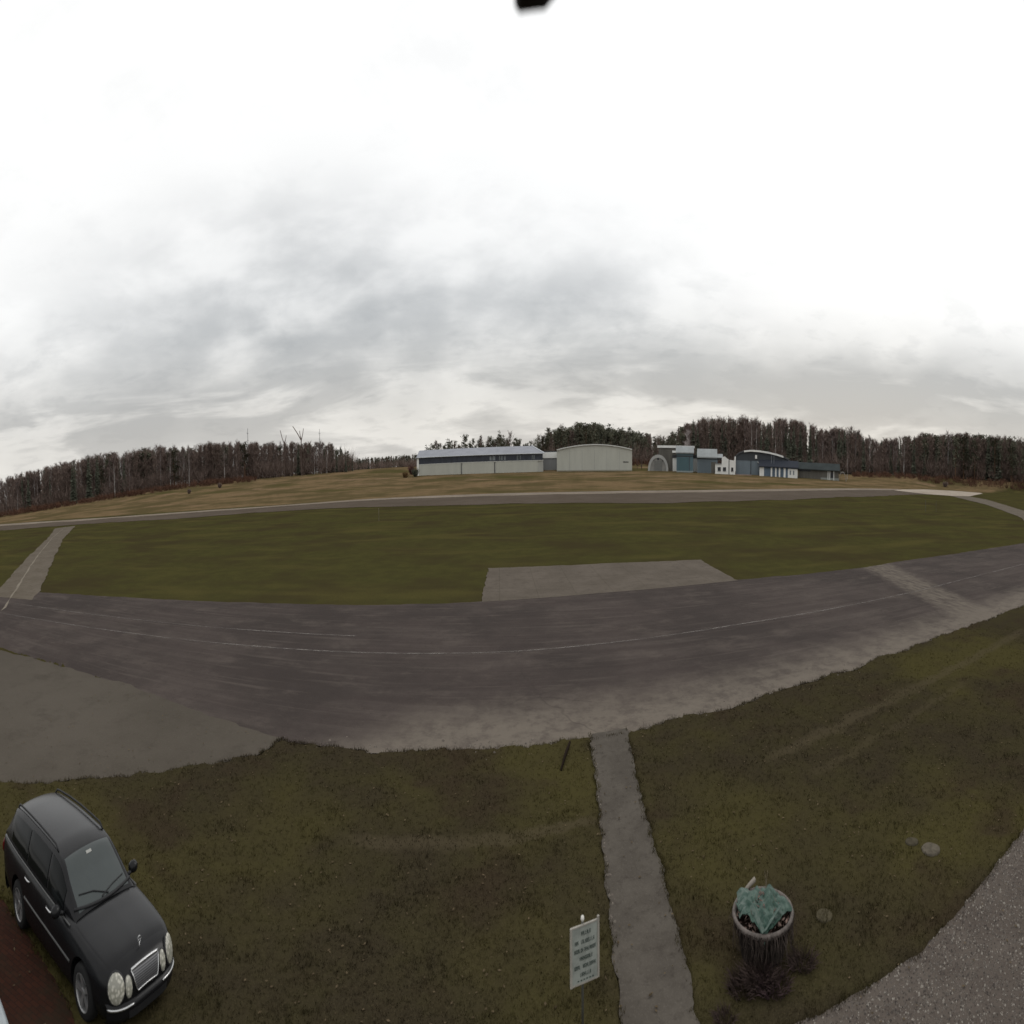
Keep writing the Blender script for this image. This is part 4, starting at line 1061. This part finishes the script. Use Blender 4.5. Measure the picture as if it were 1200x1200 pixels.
# green roofed shed
S = Site('green_roofed_shed', 934, 984, 555.5, 334, 'long grey brown shed with a dark green roof at the right end of the row', 'shed')
u, w = S.u, S.w
S.part('wall', W_wood, [(u(935.5), u(983), 0, 10, -1, w(545.2))])
S.part('roof', R_green, prisms_x=[([(-1.0, w(545.2)),(-1.0, w(544.4)),(5, w(536.6)),(6, w(536.6)),(11, w(544.4)),(11, w(545.2))], u(934.5), u(984.5))])
S.part('dark_bay', K_dark, [(u(937), u(950), -.06, -.003, w(547.4), w(545.3)),(u(973.5), u(976.5), -.06, -.003, -.5, w(547))])
for a in (970.5, 972.6, 977.3): S.part('post', W_white, [(u(a)-.22, u(a)+.22, -.16, -.003, -1, w(545.3))])
S.part('skirting', plain('pale_skirting', (.23,.24,.22), .8, .2), [(u(962), u(983), -.12, -.004, -1, .55)])
# hoop frame
S = Site('hoop_frame', 983, 992, 556, 330, 'small grey hoop frame standing against the green roofed shed', 'frame')
b = MB()
for y in (0, 2.2, 4.4): b.tube([(2.5*math.cos(t), y, -.6+3.6*math.sin(t)) for t in lin(0, math.pi, 15)], .16, 6)
for t in (.5, 1.57, 2.6): b.tube([(2.5*math.cos(t), 0, -.6+3.6*math.sin(t)), (2.5*math.cos(t), 4.4, -.6+3.6*math.sin(t))], .10, 5)
b.build('hoops', plain('grey_hoops', (.22,.205,.19), .7, .2), S.root)

# radio masts
def mast(x, D, h, label, c=(.10,.10,.10), cat='mast'):
    px, py = pol((x-600)*.0990, D); z = float(terr(px, py)); root = empty('radio_mast', (px, py, z)); tag(root, label, cat)
    m = plain('mast_steel', c, .6, .3); b = MB(); b.tube([(0,0,-.5),(0,0,h*.55),(0,0,h)], [.34,.24,.14], 6); b.build('pole', m, root)
    for k in range(3):
        b = MB(); z_ = h*(.62+.14*k); b.tube([(-.8,0,z_),(.8,0,z_)], .06, 4); b.tube([(-.8,0,z_-.4),(-.8,0,z_+.7)], .05, 4); b.build('antenna', m, root)
def el_h(x, ytop, D):
    """height above ground of something whose top shows at that place, D metres away"""
    a = (x-600)*.0990; px, py = pol(a, D); hx = float(np.interp(x, [0,100,200,300,400,500,600,700,800,900,1000,1100,1200], [591.6,579.6,568.7,559.1,551.3,545.3,541.5,539.8,540.4,543.2,548.2,555.2,563.9]))
    return EYE+D*math.tan(R((hx-ytop)*.0480))-float(terr(px, py))
mast(292, 430, el_h(292, 502, 430), 'thin dark radio mast rising from the left forest, left of the forked bare tree')
mast(376, 430, el_h(376, 503, 430), 'thin radio mast near the right end of the left forest')

# ------------------------------------------------------------------ trees
M_bark = plain('brown_bark', (.088,.066,.056), .98, 0.0, .35, 1.2); M_birch = plain('birch_bark', (.36,.345,.325), .9, .1, .35, 1.0); M_pinebark = plain('pine_bark', (.115,.070,.045), .98, 0.0, .3, 1.0)
M_twig = plain('brown_twigs', (.155,.117,.100), .98, 0.0, .35, .5); M_twig2 = plain('purple_twigs', (.165,.128,.116), .98, 0.0, .35, .5); M_twig3 = plain('grey_twigs', (.36,.32,.31), .98, 0.0, .25, .5)
M_spruce = plain('spruce_needles', (.074,.078,.058), .98, 0.0, .5, .7); M_pine = plain('pine_needles', (.095,.094,.068), .98, 0.0, .45, .7)
def tri_twigs(V, F, p, d, l, wd):
    s = d.cross(Vector((rng.gauss(0,1), rng.gauss(0,1), rng.gauss(0,1)))).normalized()*wd
    b = len(V); V += [p-s, p+s, p+d*l]; F.append((b, b+1, b+2))
def bare_mesh(h, r, n_l, n_t, wd, base=.22):
    n_t = int(n_t*1.35)
    """trunk and crown meshes of a leafless tree"""
    t = MB(); lean = Vector((rng.gauss(0,.02), rng.gauss(0,.02), 1)); P = [Vector((0,0,-.6))]+[lean*h*k+Vector((rng.gauss(0,.12), rng.gauss(0,.12), 0)) for k in (.2,.45,.7,.97)]
    t.tube(P, [h*.016, h*.013, h*.010, h*.006, h*.002], 6)
    V = []; F = []; c = MB()
    for i in range(n_l):
        f = rng.uniform(base, .95); p = lean*h*f; a = rng.uniform(0, 6.28)
        up = rng.uniform(.5, 1.5); d = Vector((math.cos(a), math.sin(a), up)).normalized(); l = r*rng.uniform(.5, 1.1)*(.35+1.25*math.sin(math.pi*min(1, .12+f*.86))**.8)
        m_ = p+d*l*.5; e = p+d*l+Vector((0,0,l*.25)); c.tube([p, m_, e], [h*.0045, h*.0032, h*.0012], 3, 0, False)
        for k in range(n_t):
            g = rng.uniform(.15, 1.05); q = p.lerp(e, g); a2 = rng.uniform(0, 6.28)
            dd = Vector((math.cos(a2), math.sin(a2), rng.uniform(.2,1.6))).normalized()
            tri_twigs(V, F, q, dd, rng.uniform(.5, 1.5)*h/14, wd)
    for k in range(n_t*3):
        q = lean*h*rng.uniform(.72,.98)+Vector((rng.gauss(0,.35), rng.gauss(0,.35), 0)); a2 = rng.uniform(0,6.28); tri_twigs(V, F, q, Vector((math.cos(a2), math.sin(a2), 2)).normalized(), rng.uniform(.6,1.4)*h/14, wd)
    c.add(V, F)
    return t, c
def spruce_mesh(h, r):
    t = MB(); t.tube([(0,0,-.6),(0,0,h*.5),(0,0,h*.98)], [h*.016, h*.009, .03], 6)
    c = MB(); n = int(h*1.9)
    for i in range(n):
        f = .06+.93*i/n; z = h*f; rr = r*(1-f)**.85*rng.uniform(.75,1.15)+.12; nb = 6+int(6*(1-f))
        for k in range(nb):
            if rng.random() < .10: continue
            a = 6.28*k/nb+rng.uniform(-.4,.4); l = rr*rng.uniform(.6,1.15); d = Vector((math.cos(a), math.sin(a), -.30)); s = Vector((-d.y, d.x, 0))*l*rng.uniform(.22,.38); z0 = z+rng.uniform(-.2,.2)
            p = Vector((0,0,z0)); q = p+d*l
            c.add([p, p+d*l*.5-s+Vector((0,0,-.25)), q, p+d*l*.5+s+Vector((0,0,-.25)), p+d*l*.55+Vector((0,0,.22))], [(0,1,4),(1,2,4),(2,3,4),(3,0,4)])
    for k in range(6): tri_twigs(c.v, c.f, Vector((0,0,h*.95)), Vector((rng.gauss(0,.3), rng.gauss(0,.3), 1)).normalized(), h*.06, .10); c.m.append(0)
    return t, c
def pine_mesh(h, r):
    t = MB(); P = [Vector((0,0,-.6)), Vector((rng.gauss(0,.15),rng.gauss(0,.15),h*.4)), Vector((rng.gauss(0,.3),rng.gauss(0,.3),h*.94))]; t.tube(P, [h*.018, h*.013, h*.004], 6)
    c = MB(); V = []; F = []
    for i in range(26):
        f = rng.uniform(.22, .97); a = rng.uniform(0,6.28); rad = r*rng.uniform(.15,1)*(1.15-f)**.5*1.15; ctr = Vector((math.cos(a)*rad, math.sin(a)*rad, h*f+rng.gauss(0,.2)))
        c.tube([Vector((0,0,h*(f-.05))), ctr], [.09,.04], 3, 0, False)
        for k in range(30):
            o = Vector((rng.gauss(0,.55), rng.gauss(0,.55), rng.gauss(0,.36)))*h/16; q = ctr+o; n1 = Vector((rng.gauss(0,1), rng.gauss(0,1), rng.gauss(0,1))).normalized(); n2 = n1.orthogonal().normalized(); s = rng.uniform(.16,.34)*h/16
            b = len(V); V += [q+n1*s, q+n2*s, q-n1*s*.8, q-n2*s]; F.append((b,b+1,b+2,b+3))
    c.add(V, F)
    return t, c
KIND = {}
def proto(kind, i):
    """one tree of each sort at its nominal height; later ones are copies"""
    key = (kind, i)
    if key in KIND: return KIND[key]
    H0 = 15.0
    if kind == 'spruce_tree': (t, c), mt, mc = spruce_mesh(H0, rng.uniform(1.7, 2.5)), M_bark, M_spruce
    elif kind == 'pine_tree': (t, c), mt, mc = pine_mesh(H0, rng.uniform(2.0, 2.8)), M_pinebark, M_pine
    elif kind == 'birch_tree': (t, c), mt, mc = bare_mesh(H0, rng.uniform(1.5,2.1), 30, 22, .040, .12), M_birch, M_twig2
    else: (t, c), mt, mc = bare_mesh(H0, rng.uniform(1.7,2.4), 34, 24, .044, .05), M_bark, M_twig
    KIND[key] = (t, c, mt, mc, {})
    return KIND[key]
def tree_meshes(kind, i):
    P = proto(kind, i)
    if 'm' not in P[4]:
        out = []
        for nm, mb, mt in (('trunk', P[0], P[2]), ('crown', P[1], P[3])):
            me = bpy.data.meshes.new(nm); me.from_pydata([tuple(v) for v in mb.v], [], mb.f); me.materials.append(mt); me.update(); out.append(me)
        P[4]['m'] = out
    return P[4]['m']
def put_tree(kind, x, y, h, label, group=None, wide=1.0, i=None):
    i = rng.randrange(4) if i is None else i
    root = empty(kind, (x, y, float(terr(x, y))-.1), rng.uniform(0, 6.28)); s = h/15.0; root.scale = (s*wide, s*wide, s)
    tag(root, label, 'tree', group)
    for nm, me in zip(('trunk', 'crown'), tree_meshes(kind, i)): link(bpy.data.objects.new(nm, me), root)
    return root
HX = np.array([0,100,200,300,400,500,600,700,800,900,1000,1100,1200]); HY = np.array([591.6,579.6,568.7,559.1,551.3,545.3,541.5,539.8,540.4,543.2,548.2,555.2,563.9])
# skyline of the forest: place across the view and how high its tops stand there
SKY = [(-40,575),(0,566),(30,556),(60,549),(90,541),(120,535),(160,531),(190,526),(220,528),(250,522),(300,521),(345,522),(385,521),(400,525),(410,533),(416,541)]
SKYR = [(496,522),(510,515),(545,511),(585,509),(612,511),(628,509),(645,504),(662,501),(690,497),(715,501),(735,505),(750,508),(765,513),(780,514),(800,502),(812,497),(830,492),(860,493),(880,494),(900,496),(915,494),(932,496),(950,501),(968,506),(985,505),(1002,507),(1015,515),(1030,518),(1050,517),(1070,514),(1085,511),(1110,512),(1140,511),(1160,514),(1180,515),(1200,518),(1250,522)]
def top_h(x, D, tab, jit):
    y = np.interp(x, [a for a, b in tab], [b for a, b in tab])+jit; hy = np.interp(x, HX, HY)
    a = (x-600)*.0990; px, py = pol(a, D)
    return px, py, max(3.0, EYE+D*math.tan(R((hy-y)*.0480))-float(terr(px, py)))
LAB = {('l','bare_tree'): 'leafless brown tree in the front of the left forest', ('l','birch_tree'): 'pale-stemmed bare birch in the front of the left forest', ('l','spruce_tree'): 'dark narrow spruce in the front of the left forest', ('l','pine_tree'): 'green-crowned pine in the front of the left forest',
       ('h','bare_tree'): 'leafless brown tree behind the airfield buildings', ('h','birch_tree'): 'pale-stemmed bare birch behind the airfield buildings', ('h','spruce_tree'): 'dark narrow spruce behind the airfield buildings', ('h','pine_tree'): 'round-crowned green pine behind the airfield buildings',
       ('r','bare_tree'): 'leafless brown tree in the front of the right forest', ('r','birch_tree'): 'pale-stemmed bare birch in the front of the right forest', ('r','spruce_tree'): 'dark spruce in the front of the right forest', ('r','pine_tree'): 'green-crowned pine in the front of the right forest'}
GR_ = {'l': 'trees of the left forest', 'h': 'trees behind the airfield buildings', 'r': 'trees of the right forest'}
def choose(weights):
    t = rng.random()*sum(w for _, w in weights)
    for k, w in weights:
        t -= w
        if t <= 0: return k
    return weights[-1][0]
def mix_for(zone, x):
    if zone == 'l':
        if x > 392: return [('spruce_tree',.7),('pine_tree',.3)]
        if x > 365: return [('birch_tree',.5),('bare_tree',.3),('spruce_tree',.2)]
        if 195 < x < 225: return [('birch_tree',.6),('pine_tree',.4)]
        return [('bare_tree',.66),('birch_tree',.17),('spruce_tree',.11),('pine_tree',.06)]
    if zone == 'h':
        if x < 800: return [('pine_tree',.72),('bare_tree',.16),('spruce_tree',.12)]
        if x < 880: return [('bare_tree',.62),('spruce_tree',.28),('birch_tree',.1)]
        return [('spruce_tree',.50),('bare_tree',.36),('birch_tree',.14)]
    if x < 1060: return [('bare_tree',.5),('spruce_tree',.3),('birch_tree',.2)]
    return [('pine_tree',.34),('spruce_tree',.28),('bare_tree',.34),('birch_tree',.04)]
def forest(zone, xa, xb, n, D0, D1, tab, gaps=False):
    for k in range(n):
        x = xa+(xb-xa)*(k+rng.uniform(.1,.9))/n; D = rng.uniform(D0, D1); kind = choose(mix_for(zone, x))
        jit = rng.uniform(-3.5, 11) if kind != 'spruce_tree' else rng.uniform(-6, 10)
        if rng.random() < .12: jit -= rng.uniform(2, 4)
        if gaps: jit += rng.choice((0, 0, 2, 6))
        px, py, h = top_h(x, D, tab, jit)
        put_tree(kind, px, py, h, LAB[(zone, kind)], GR_[zone]+', '+kind.replace('_', ' '), rng.uniform(1.0, 1.9))
forest('l', -40, 416, 100, 396, 416, SKY)
forest('h', 498, 632, 34, 424, 440, SKYR, True); forest('h', 625, 985, 82, 404, 432, SKYR)
forest('r', 985, 1245, 66, 400, 420, SKYR)
def backwood(name, xa, xb, n, D0, D1, tab, weights, label, drop):
    """the mass behind the front trees: one object"""
    VV = []; FF = []; MI = []; mats = []; tot = 0
    for k in range(n):
        x = rng.uniform(xa, xb); D = rng.uniform(D0, D1); kind = choose(weights(x)); px, py, h = top_h(x, D, tab, rng.uniform(-3, drop)); i = rng.randrange(4)
        s = h/15; ca, sa = math.cos(k), math.sin(k); z = float(terr(px, py))-.1; wd = rng.uniform(1.1, 2.1)
        for me in tree_meshes(kind, i):
            nv = len(me.vertices); co = np.empty(nv*3, np.float32); me.vertices.foreach_get('co', co); co = co.reshape(-1,3)*np.array([s*wd, s*wd, s])
            co = np.column_stack([co[:,0]*ca-co[:,1]*sa+px, co[:,0]*sa+co[:,1]*ca+py, co[:,2]+z])
            b = tot; tot += nv; VV.append(co); mt = me.materials[0]
            if mt not in mats: mats.append(mt)
            mi = mats.index(mt); me.calc_loop_triangles(); lt = np.empty(len(me.loop_triangles)*3, np.int32); me.loop_triangles.foreach_get('vertices', lt)
            FF.append(lt.reshape(-1,3)+b); MI.append(np.full(len(me.loop_triangles), mi, np.int32))
    o = raw_mesh(name, np.vstack(VV), np.vstack(FF), mats, midx=np.concatenate(MI)); tag(o, label, 'forest', kind='stuff')
def bush_mesh(r, h, n, wd):
    V = []; F = []
    for k in range(n):
        a = rng.uniform(0,6.28); q = r*math.sqrt(rng.random()); p = Vector((q*math.cos(a)*.6, q*math.sin(a)*.6, -.1)); d = Vector((math.cos(a)*q/r, math.sin(a)*q/r, rng.uniform(.7,1.8))).normalized(); tri_twigs(V, F, p+d*rng.uniform(0,h*.6), (d+Vector((rng.gauss(0,.4),rng.gauss(0,.4),0))).normalized(), h*rng.uniform(.25,.55), wd)
    return V, F
M_rust = plain('rusty_brush', (.095,.052,.036), .98, 0.0, .4, .2)
def brush(name, xa, xb, n, D0, D1, label, hh, mat=None):
    VV = []; FF = []
    for k in range(n):
        x = rng.uniform(xa, xb); D = rng.uniform(D0, D1); px, py = pol((x-600)*.0990, D); V, F = bush_mesh(rng.uniform(1.2,2.4), rng.uniform(.6,1.2)*hh, 42, .10); z = float(terr(px, py)); b = len(VV)
        VV += [(v.x+px, v.y+py, v.z+z) for v in V]; FF += [tuple(i+b for i in f) for f in F]
    o = raw_mesh(name, VV, FF, mat or M_rust); tag(o, label, 'brush', kind='stuff')
backwood('left_wood', -60, 408, 640, 416, 480, SKY, lambda x: mix_for('l', x), 'dense brown and dark green wood behind the front trees on the left', 6)
backwood('middle_wood', 640, 985, 520, 432, 490, SKYR, lambda x: mix_for('h', x), 'dense dark wood behind the trees beyond the airfield buildings', 7)
backwood('right_wood', 975, 1255, 500, 420, 480, SKYR, lambda x: mix_for('r', x), 'dense dark mixed wood behind the front trees on the right', 6)
brush('far_undergrowth', 404, 520, 420, 880, 1000, 'low dull undergrowth filling the far wood on the skyline', 9.0, M_twig)
backwood('far_wood', 400, 520, 420, 900, 1300, [(400,540),(440,538.5),(450,537.5),(470,536),(490,534.5),(520,533)], lambda x: [('spruce_tree',.4),('pine_tree',.4),('bare_tree',.2)], 'low far dark wood on the skyline left of the long hangar', 3)
backwood('hangar_wood', 503, 642, 75, 442, 480, [(a, b+5) for a, b in SKYR], lambda x: mix_for('h', x), 'low dark wood showing just above the roof of the long hangar', 9)
# single trees that stand out
def put_at(kind, x, ytop, D, label, wide=1.0, i=0, group=None):
    px, py, h = top_h(x, D, [(0, ytop), (1300, ytop)], 0); return put_tree(kind, px, py, h, label, group, wide, i)
t = put_at('birch_tree', 806, 505, 372, 'pale grey leafless tree with a broad crown behind the teal shed', 1.7, 1)
for ch in t.children:
    if ch.name.startswith('crown'): ch.data = ch.data.copy(); ch.data.materials[0] = M_twig3
t = put_at('birch_tree', 993, 522, 352, 'slender white-stemmed birch just right of the green roofed shed', .8, 2)
put_at('bare_tree', 752, 534, 345, 'low brown bare tree between arched hangar and round-topped shelter', 1.5, 0); put_at('bare_tree', 747, 537, 350, 'small bare tree at the right corner of the arched hangar', 1.3, 3)
def snag(x, ytop, D, label, pts):
    px, py, h = top_h(x, D, [(0, ytop), (1300, ytop)], 0); root = empty('dead_tree', (px, py, float(terr(px, py)))); root.rotation_euler = (0,0,-math.atan2(px, py)); tag(root, label, 'tree')
    b = MB(); b.tube([(0,0,-.5),(0,0,h*.5),(.3,0,h*.72)], [.5,.42,.34], 6); b.build('trunk', M_bark, root)
    b = MB()
    for q in pts: b.tube([(.3,0,h*.70)]+[(x_, 0, z_*h) for x_, z_ in q], [.34]+[.26-.1*i/len(q) for i in range(len(q))], 5)
    b.build('branches', M_twig2, root)
snag(354, 499, 396, 'tall dead tree with a forked bare top rising over the left forest', [[(-2.5,.84),(-4.6,.93),(-6.4,1.0)],[(1.6,.84),(2.2,.94)],[(-.6,.82),(-.9,.90)]])
snag(334, 504, 398, 'thin bare leaning treetop just left of the forked dead tree', [[(-1.2,.82),(-2.8,1.0)],[(1.5,.80),(2.0,.88)]])
# bushes and brush
brush('brush', -40, 300, 420, 378, 396, 'rusty brown brush along the foot of the left forest', 3.0)
brush('brush', 1000, 1240, 260, 380, 398, 'rusty brown brush along the foot of the right forest', 2.6)
brush('brush', 640, 860, 120, 380, 402, 'brown undergrowth behind the airfield buildings', 3.0)
brush('undergrowth', -60, 414, 900, 400, 450, 'dull brown undergrowth between the trunks of the left wood', 10.0, M_twig)
brush('undergrowth', 640, 990, 700, 408, 460, 'dull brown undergrowth between the trunks beyond the airfield buildings', 10.0, M_twig)
brush('undergrowth', 975, 1255, 600, 402, 450, 'dull brown undergrowth between the trunks of the right wood', 11.0, M_twig)
def bush(x, ybase, D, r, h, mat, label):
    px, py = pol((x-600)*.0990, D); V, F = bush_mesh(r, h, 420, .09); b = MB(); b.add(V, F); o = b.build('bush', mat, fix=False); o.location = (px, py, float(terr(px, py))); tag(o, label, 'bush')
bush(487.3, 558, 322, 1.5, 3.6, M_spruce, 'dark evergreen bush at the left corner of the long hangar')
bush(475.5, 558, 318, 1.7, 2.4, plain('tan_bush', (.13,.085,.042), .98, 0.0, .3, .4), 'small tan brown bush in the meadow left of the long hangar')
bush(482.5, 552, 345, 1.0, 4.0, plain('reddish_bush', (.12,.062,.055), .98, 0.0, .3, .4), 'narrow reddish bush between the tan bush and the dark one')
bush(1108, 560, 372, 1.6, 2.6, M_twig, 'lone dark bush on the dry meadow at the foot of the right forest')
bush(222, 580, 330, .7, 1.9, M_twig, 'lone small dark shrub on the meadow before the left forest'); bush(258, 573, 350, .9, 2.2, M_twig, 'second lone dark shrub on the meadow, right of the smaller one')

# ------------------------------------------------------------------ sky and light
world = bpy.data.worlds.new('World'); scn.world = world; world.use_nodes = True
wt = world.node_tree; wt.nodes.clear()
class WN(NT):
    def __init__(s, t): s.t = t; s.co = t.nodes.new('ShaderNodeTexCoord').outputs['Generated']
w = WN(wt)
sep = w.n('ShaderNodeSeparateXYZ'); w.L(w.co, sep.inputs[0]); X, Y, Zc = sep.outputs
azr = w.math('ARCTAN2', X, Y); elr = w.math('ARCSINE', w.math('MINIMUM', w.math('MAXIMUM', Zc, -.999), .999))
az = w.math('MULTIPLY', azr, 57.2958); el = w.math('MULTIPLY', elr, 57.2958)
den = w.math('ADD', w.math('MAXIMUM', Zc, 0.0), .10)
cmb = w.n('ShaderNodeCombineXYZ'); w.L(w.math('DIVIDE', X, den), cmb.inputs[0]); w.L(w.math('DIVIDE', Y, den), cmb.inputs[1]); cmb.inputs[2].default_value = 1.7
plane = cmb.outputs[0]
n1 = w.noise(.85, 7, .58, plane, .3); n2 = w.noise(2.3, 6, .6, plane, .2)
cm2 = w.n('ShaderNodeCombineXYZ'); w.L(w.math('MULTIPLY', az, .035), cm2.inputs[0]); w.L(w.math('MULTIPLY', el, .30), cm2.inputs[1]); cm2.inputs[2].default_value = 4.2
n3 = w.noise(1.5, 6, .55, cm2.outputs[0], .4)
cm3 = w.n('ShaderNodeCombineXYZ'); w.L(w.math('MULTIPLY', az, .06), cm3.inputs[0]); w.L(w.math('MULTIPLY', el, .19), cm3.inputs[1]); cm3.inputs[2].default_value = 9.1
n4 = w.noise(1.5, 6, .50, cm3.outputs[0], .2)
def blob(a0, sa, e0, se):
    u = w.math('DIVIDE', w.math('SUBTRACT', az, a0), sa); v = w.math('DIVIDE', w.math('SUBTRACT', el, e0), se)
    return w.math('POWER', 2.71828, w.math('MULTIPLY', w.math('ADD', w.math('MULTIPLY', u, u), w.math('MULTIPLY', v, v)), -1.0))
bank = w.math('ADD', w.math('MULTIPLY', blob(-22, 27, 8.0, 4.6), 1.05), w.math('ADD', w.math('MULTIPLY', blob(10, 14, 7.4, 3.8), .75), w.math('MULTIPLY', blob(46, 26, 4.8, 2.5), .85)))
bank = w.math('ADD', bank, w.math('MULTIPLY', blob(-26, 20, 13.5, 3.4), .30))
bank = w.math('ADD', bank, w.math('MULTIPLY', blob(-52, 22, 5.0, 3.5), .45))
g1 = w.math('MULTIPLY', bank, w.ramp(w.math('ADD', w.math('MULTIPLY', n4, .75), w.math('MULTIPLY', n1, .25)), .34, .64, .24, 1.0))
low = w.math('MULTIPLY', w.ramp(el, 7.5, 3.5), w.ramp(n3, .42, .56, .0, 1.0))
g = w.math('MINIMUM', w.math('MAXIMUM', w.math('ADD', g1, w.math('MULTIPLY', low, .75)), 0), 2.0)
wisp = w.math('MULTIPLY', w.ramp(n2, .50, .70), w.ramp(el, 12, 5, .06, .22)); g = w.math('ADD', g, wisp)
g = w.math('DIVIDE', w.math('MULTIPLY', g, 1.42), w.math('ADD', 1.0, w.math('MULTIPLY', g, .60)))
white = w.mix(w.ramp(el, 2, 11), (.87,.845,.80), (1.06,1.06,1.05))
grey = w.mix(w.ramp(el, 2, 9), (.51,.50,.485), (.475,.490,.500))
cloud = w.mix(g, white, grey)
sky = w.n('ShaderNodeTexSky', sky_type='NISHITA'); sky.sun_disc = False; sky.sun_elevation = R(34); sky.sun_rotation = R(40)
b1 = w.n('ShaderNodeBackground'); w.L(sky.outputs[0], b1.inputs[0]); b1.inputs[1].default_value = .10
b2 = w.n('ShaderNodeBackground'); w.L(cloud, b2.inputs[0]); b2.inputs[1].default_value = 1.0
ms = w.n('ShaderNodeMixShader'); ms.inputs[0].default_value = .94; w.L(b1.outputs[0], ms.inputs[1]); w.L(b2.outputs[0], ms.inputs[2])
out = w.n('ShaderNodeOutputWorld'); w.L(ms.outputs[0], out.inputs['Surface'])
sl = bpy.data.lights.new('sun', 'SUN'); sl.energy = .5; sl.angle = R(25); sl.color = (1, .97, .92)
so = link(bpy.data.objects.new('sun', sl)); sd = Vector((math.sin(R(40))*math.cos(R(34)), math.cos(R(40))*math.cos(R(34)), math.sin(R(34))))
so.rotation_euler = sd.to_track_quat('Z', 'Y').to_euler(); so.location = (0, 0, 60)

# ------------------------------------------------------------------ camera: a wide dual-sensor panorama, 119 degrees across and 58 up
cd = bpy.data.cameras.new('camera'); cam = link(bpy.data.objects.new('camera', cd)); scn.camera = cam
cd.type = 'PANO'; cd.panorama_type = 'EQUIRECTANGULAR'
cd.longitude_min = -600*1.72900338e-3; cd.longitude_max = 600*1.72900338e-3
cd.latitude_max = 615.4155*8.37231496e-4; cd.latitude_min = -(1200-615.4155)*8.37231496e-4
cam.matrix_world = Matrix.Translation((0, 0, EYE)) @ Matrix.Rotation(-.061907, 4, 'X') @ Matrix.Rotation(.01347, 4, 'Y') @ Matrix.Rotation(R(90), 4, 'X')
cd.dof.use_dof = True; cd.dof.focus_distance = 40; cd.dof.aperture_fstop = 2.8; cd.lens = 50
cd.clip_start = .05; cd.clip_end = 20000
scn.view_settings.view_transform = 'Standard'; scn.view_settings.look = 'None'; scn.view_settings.exposure = 0; scn.view_settings.gamma = 1
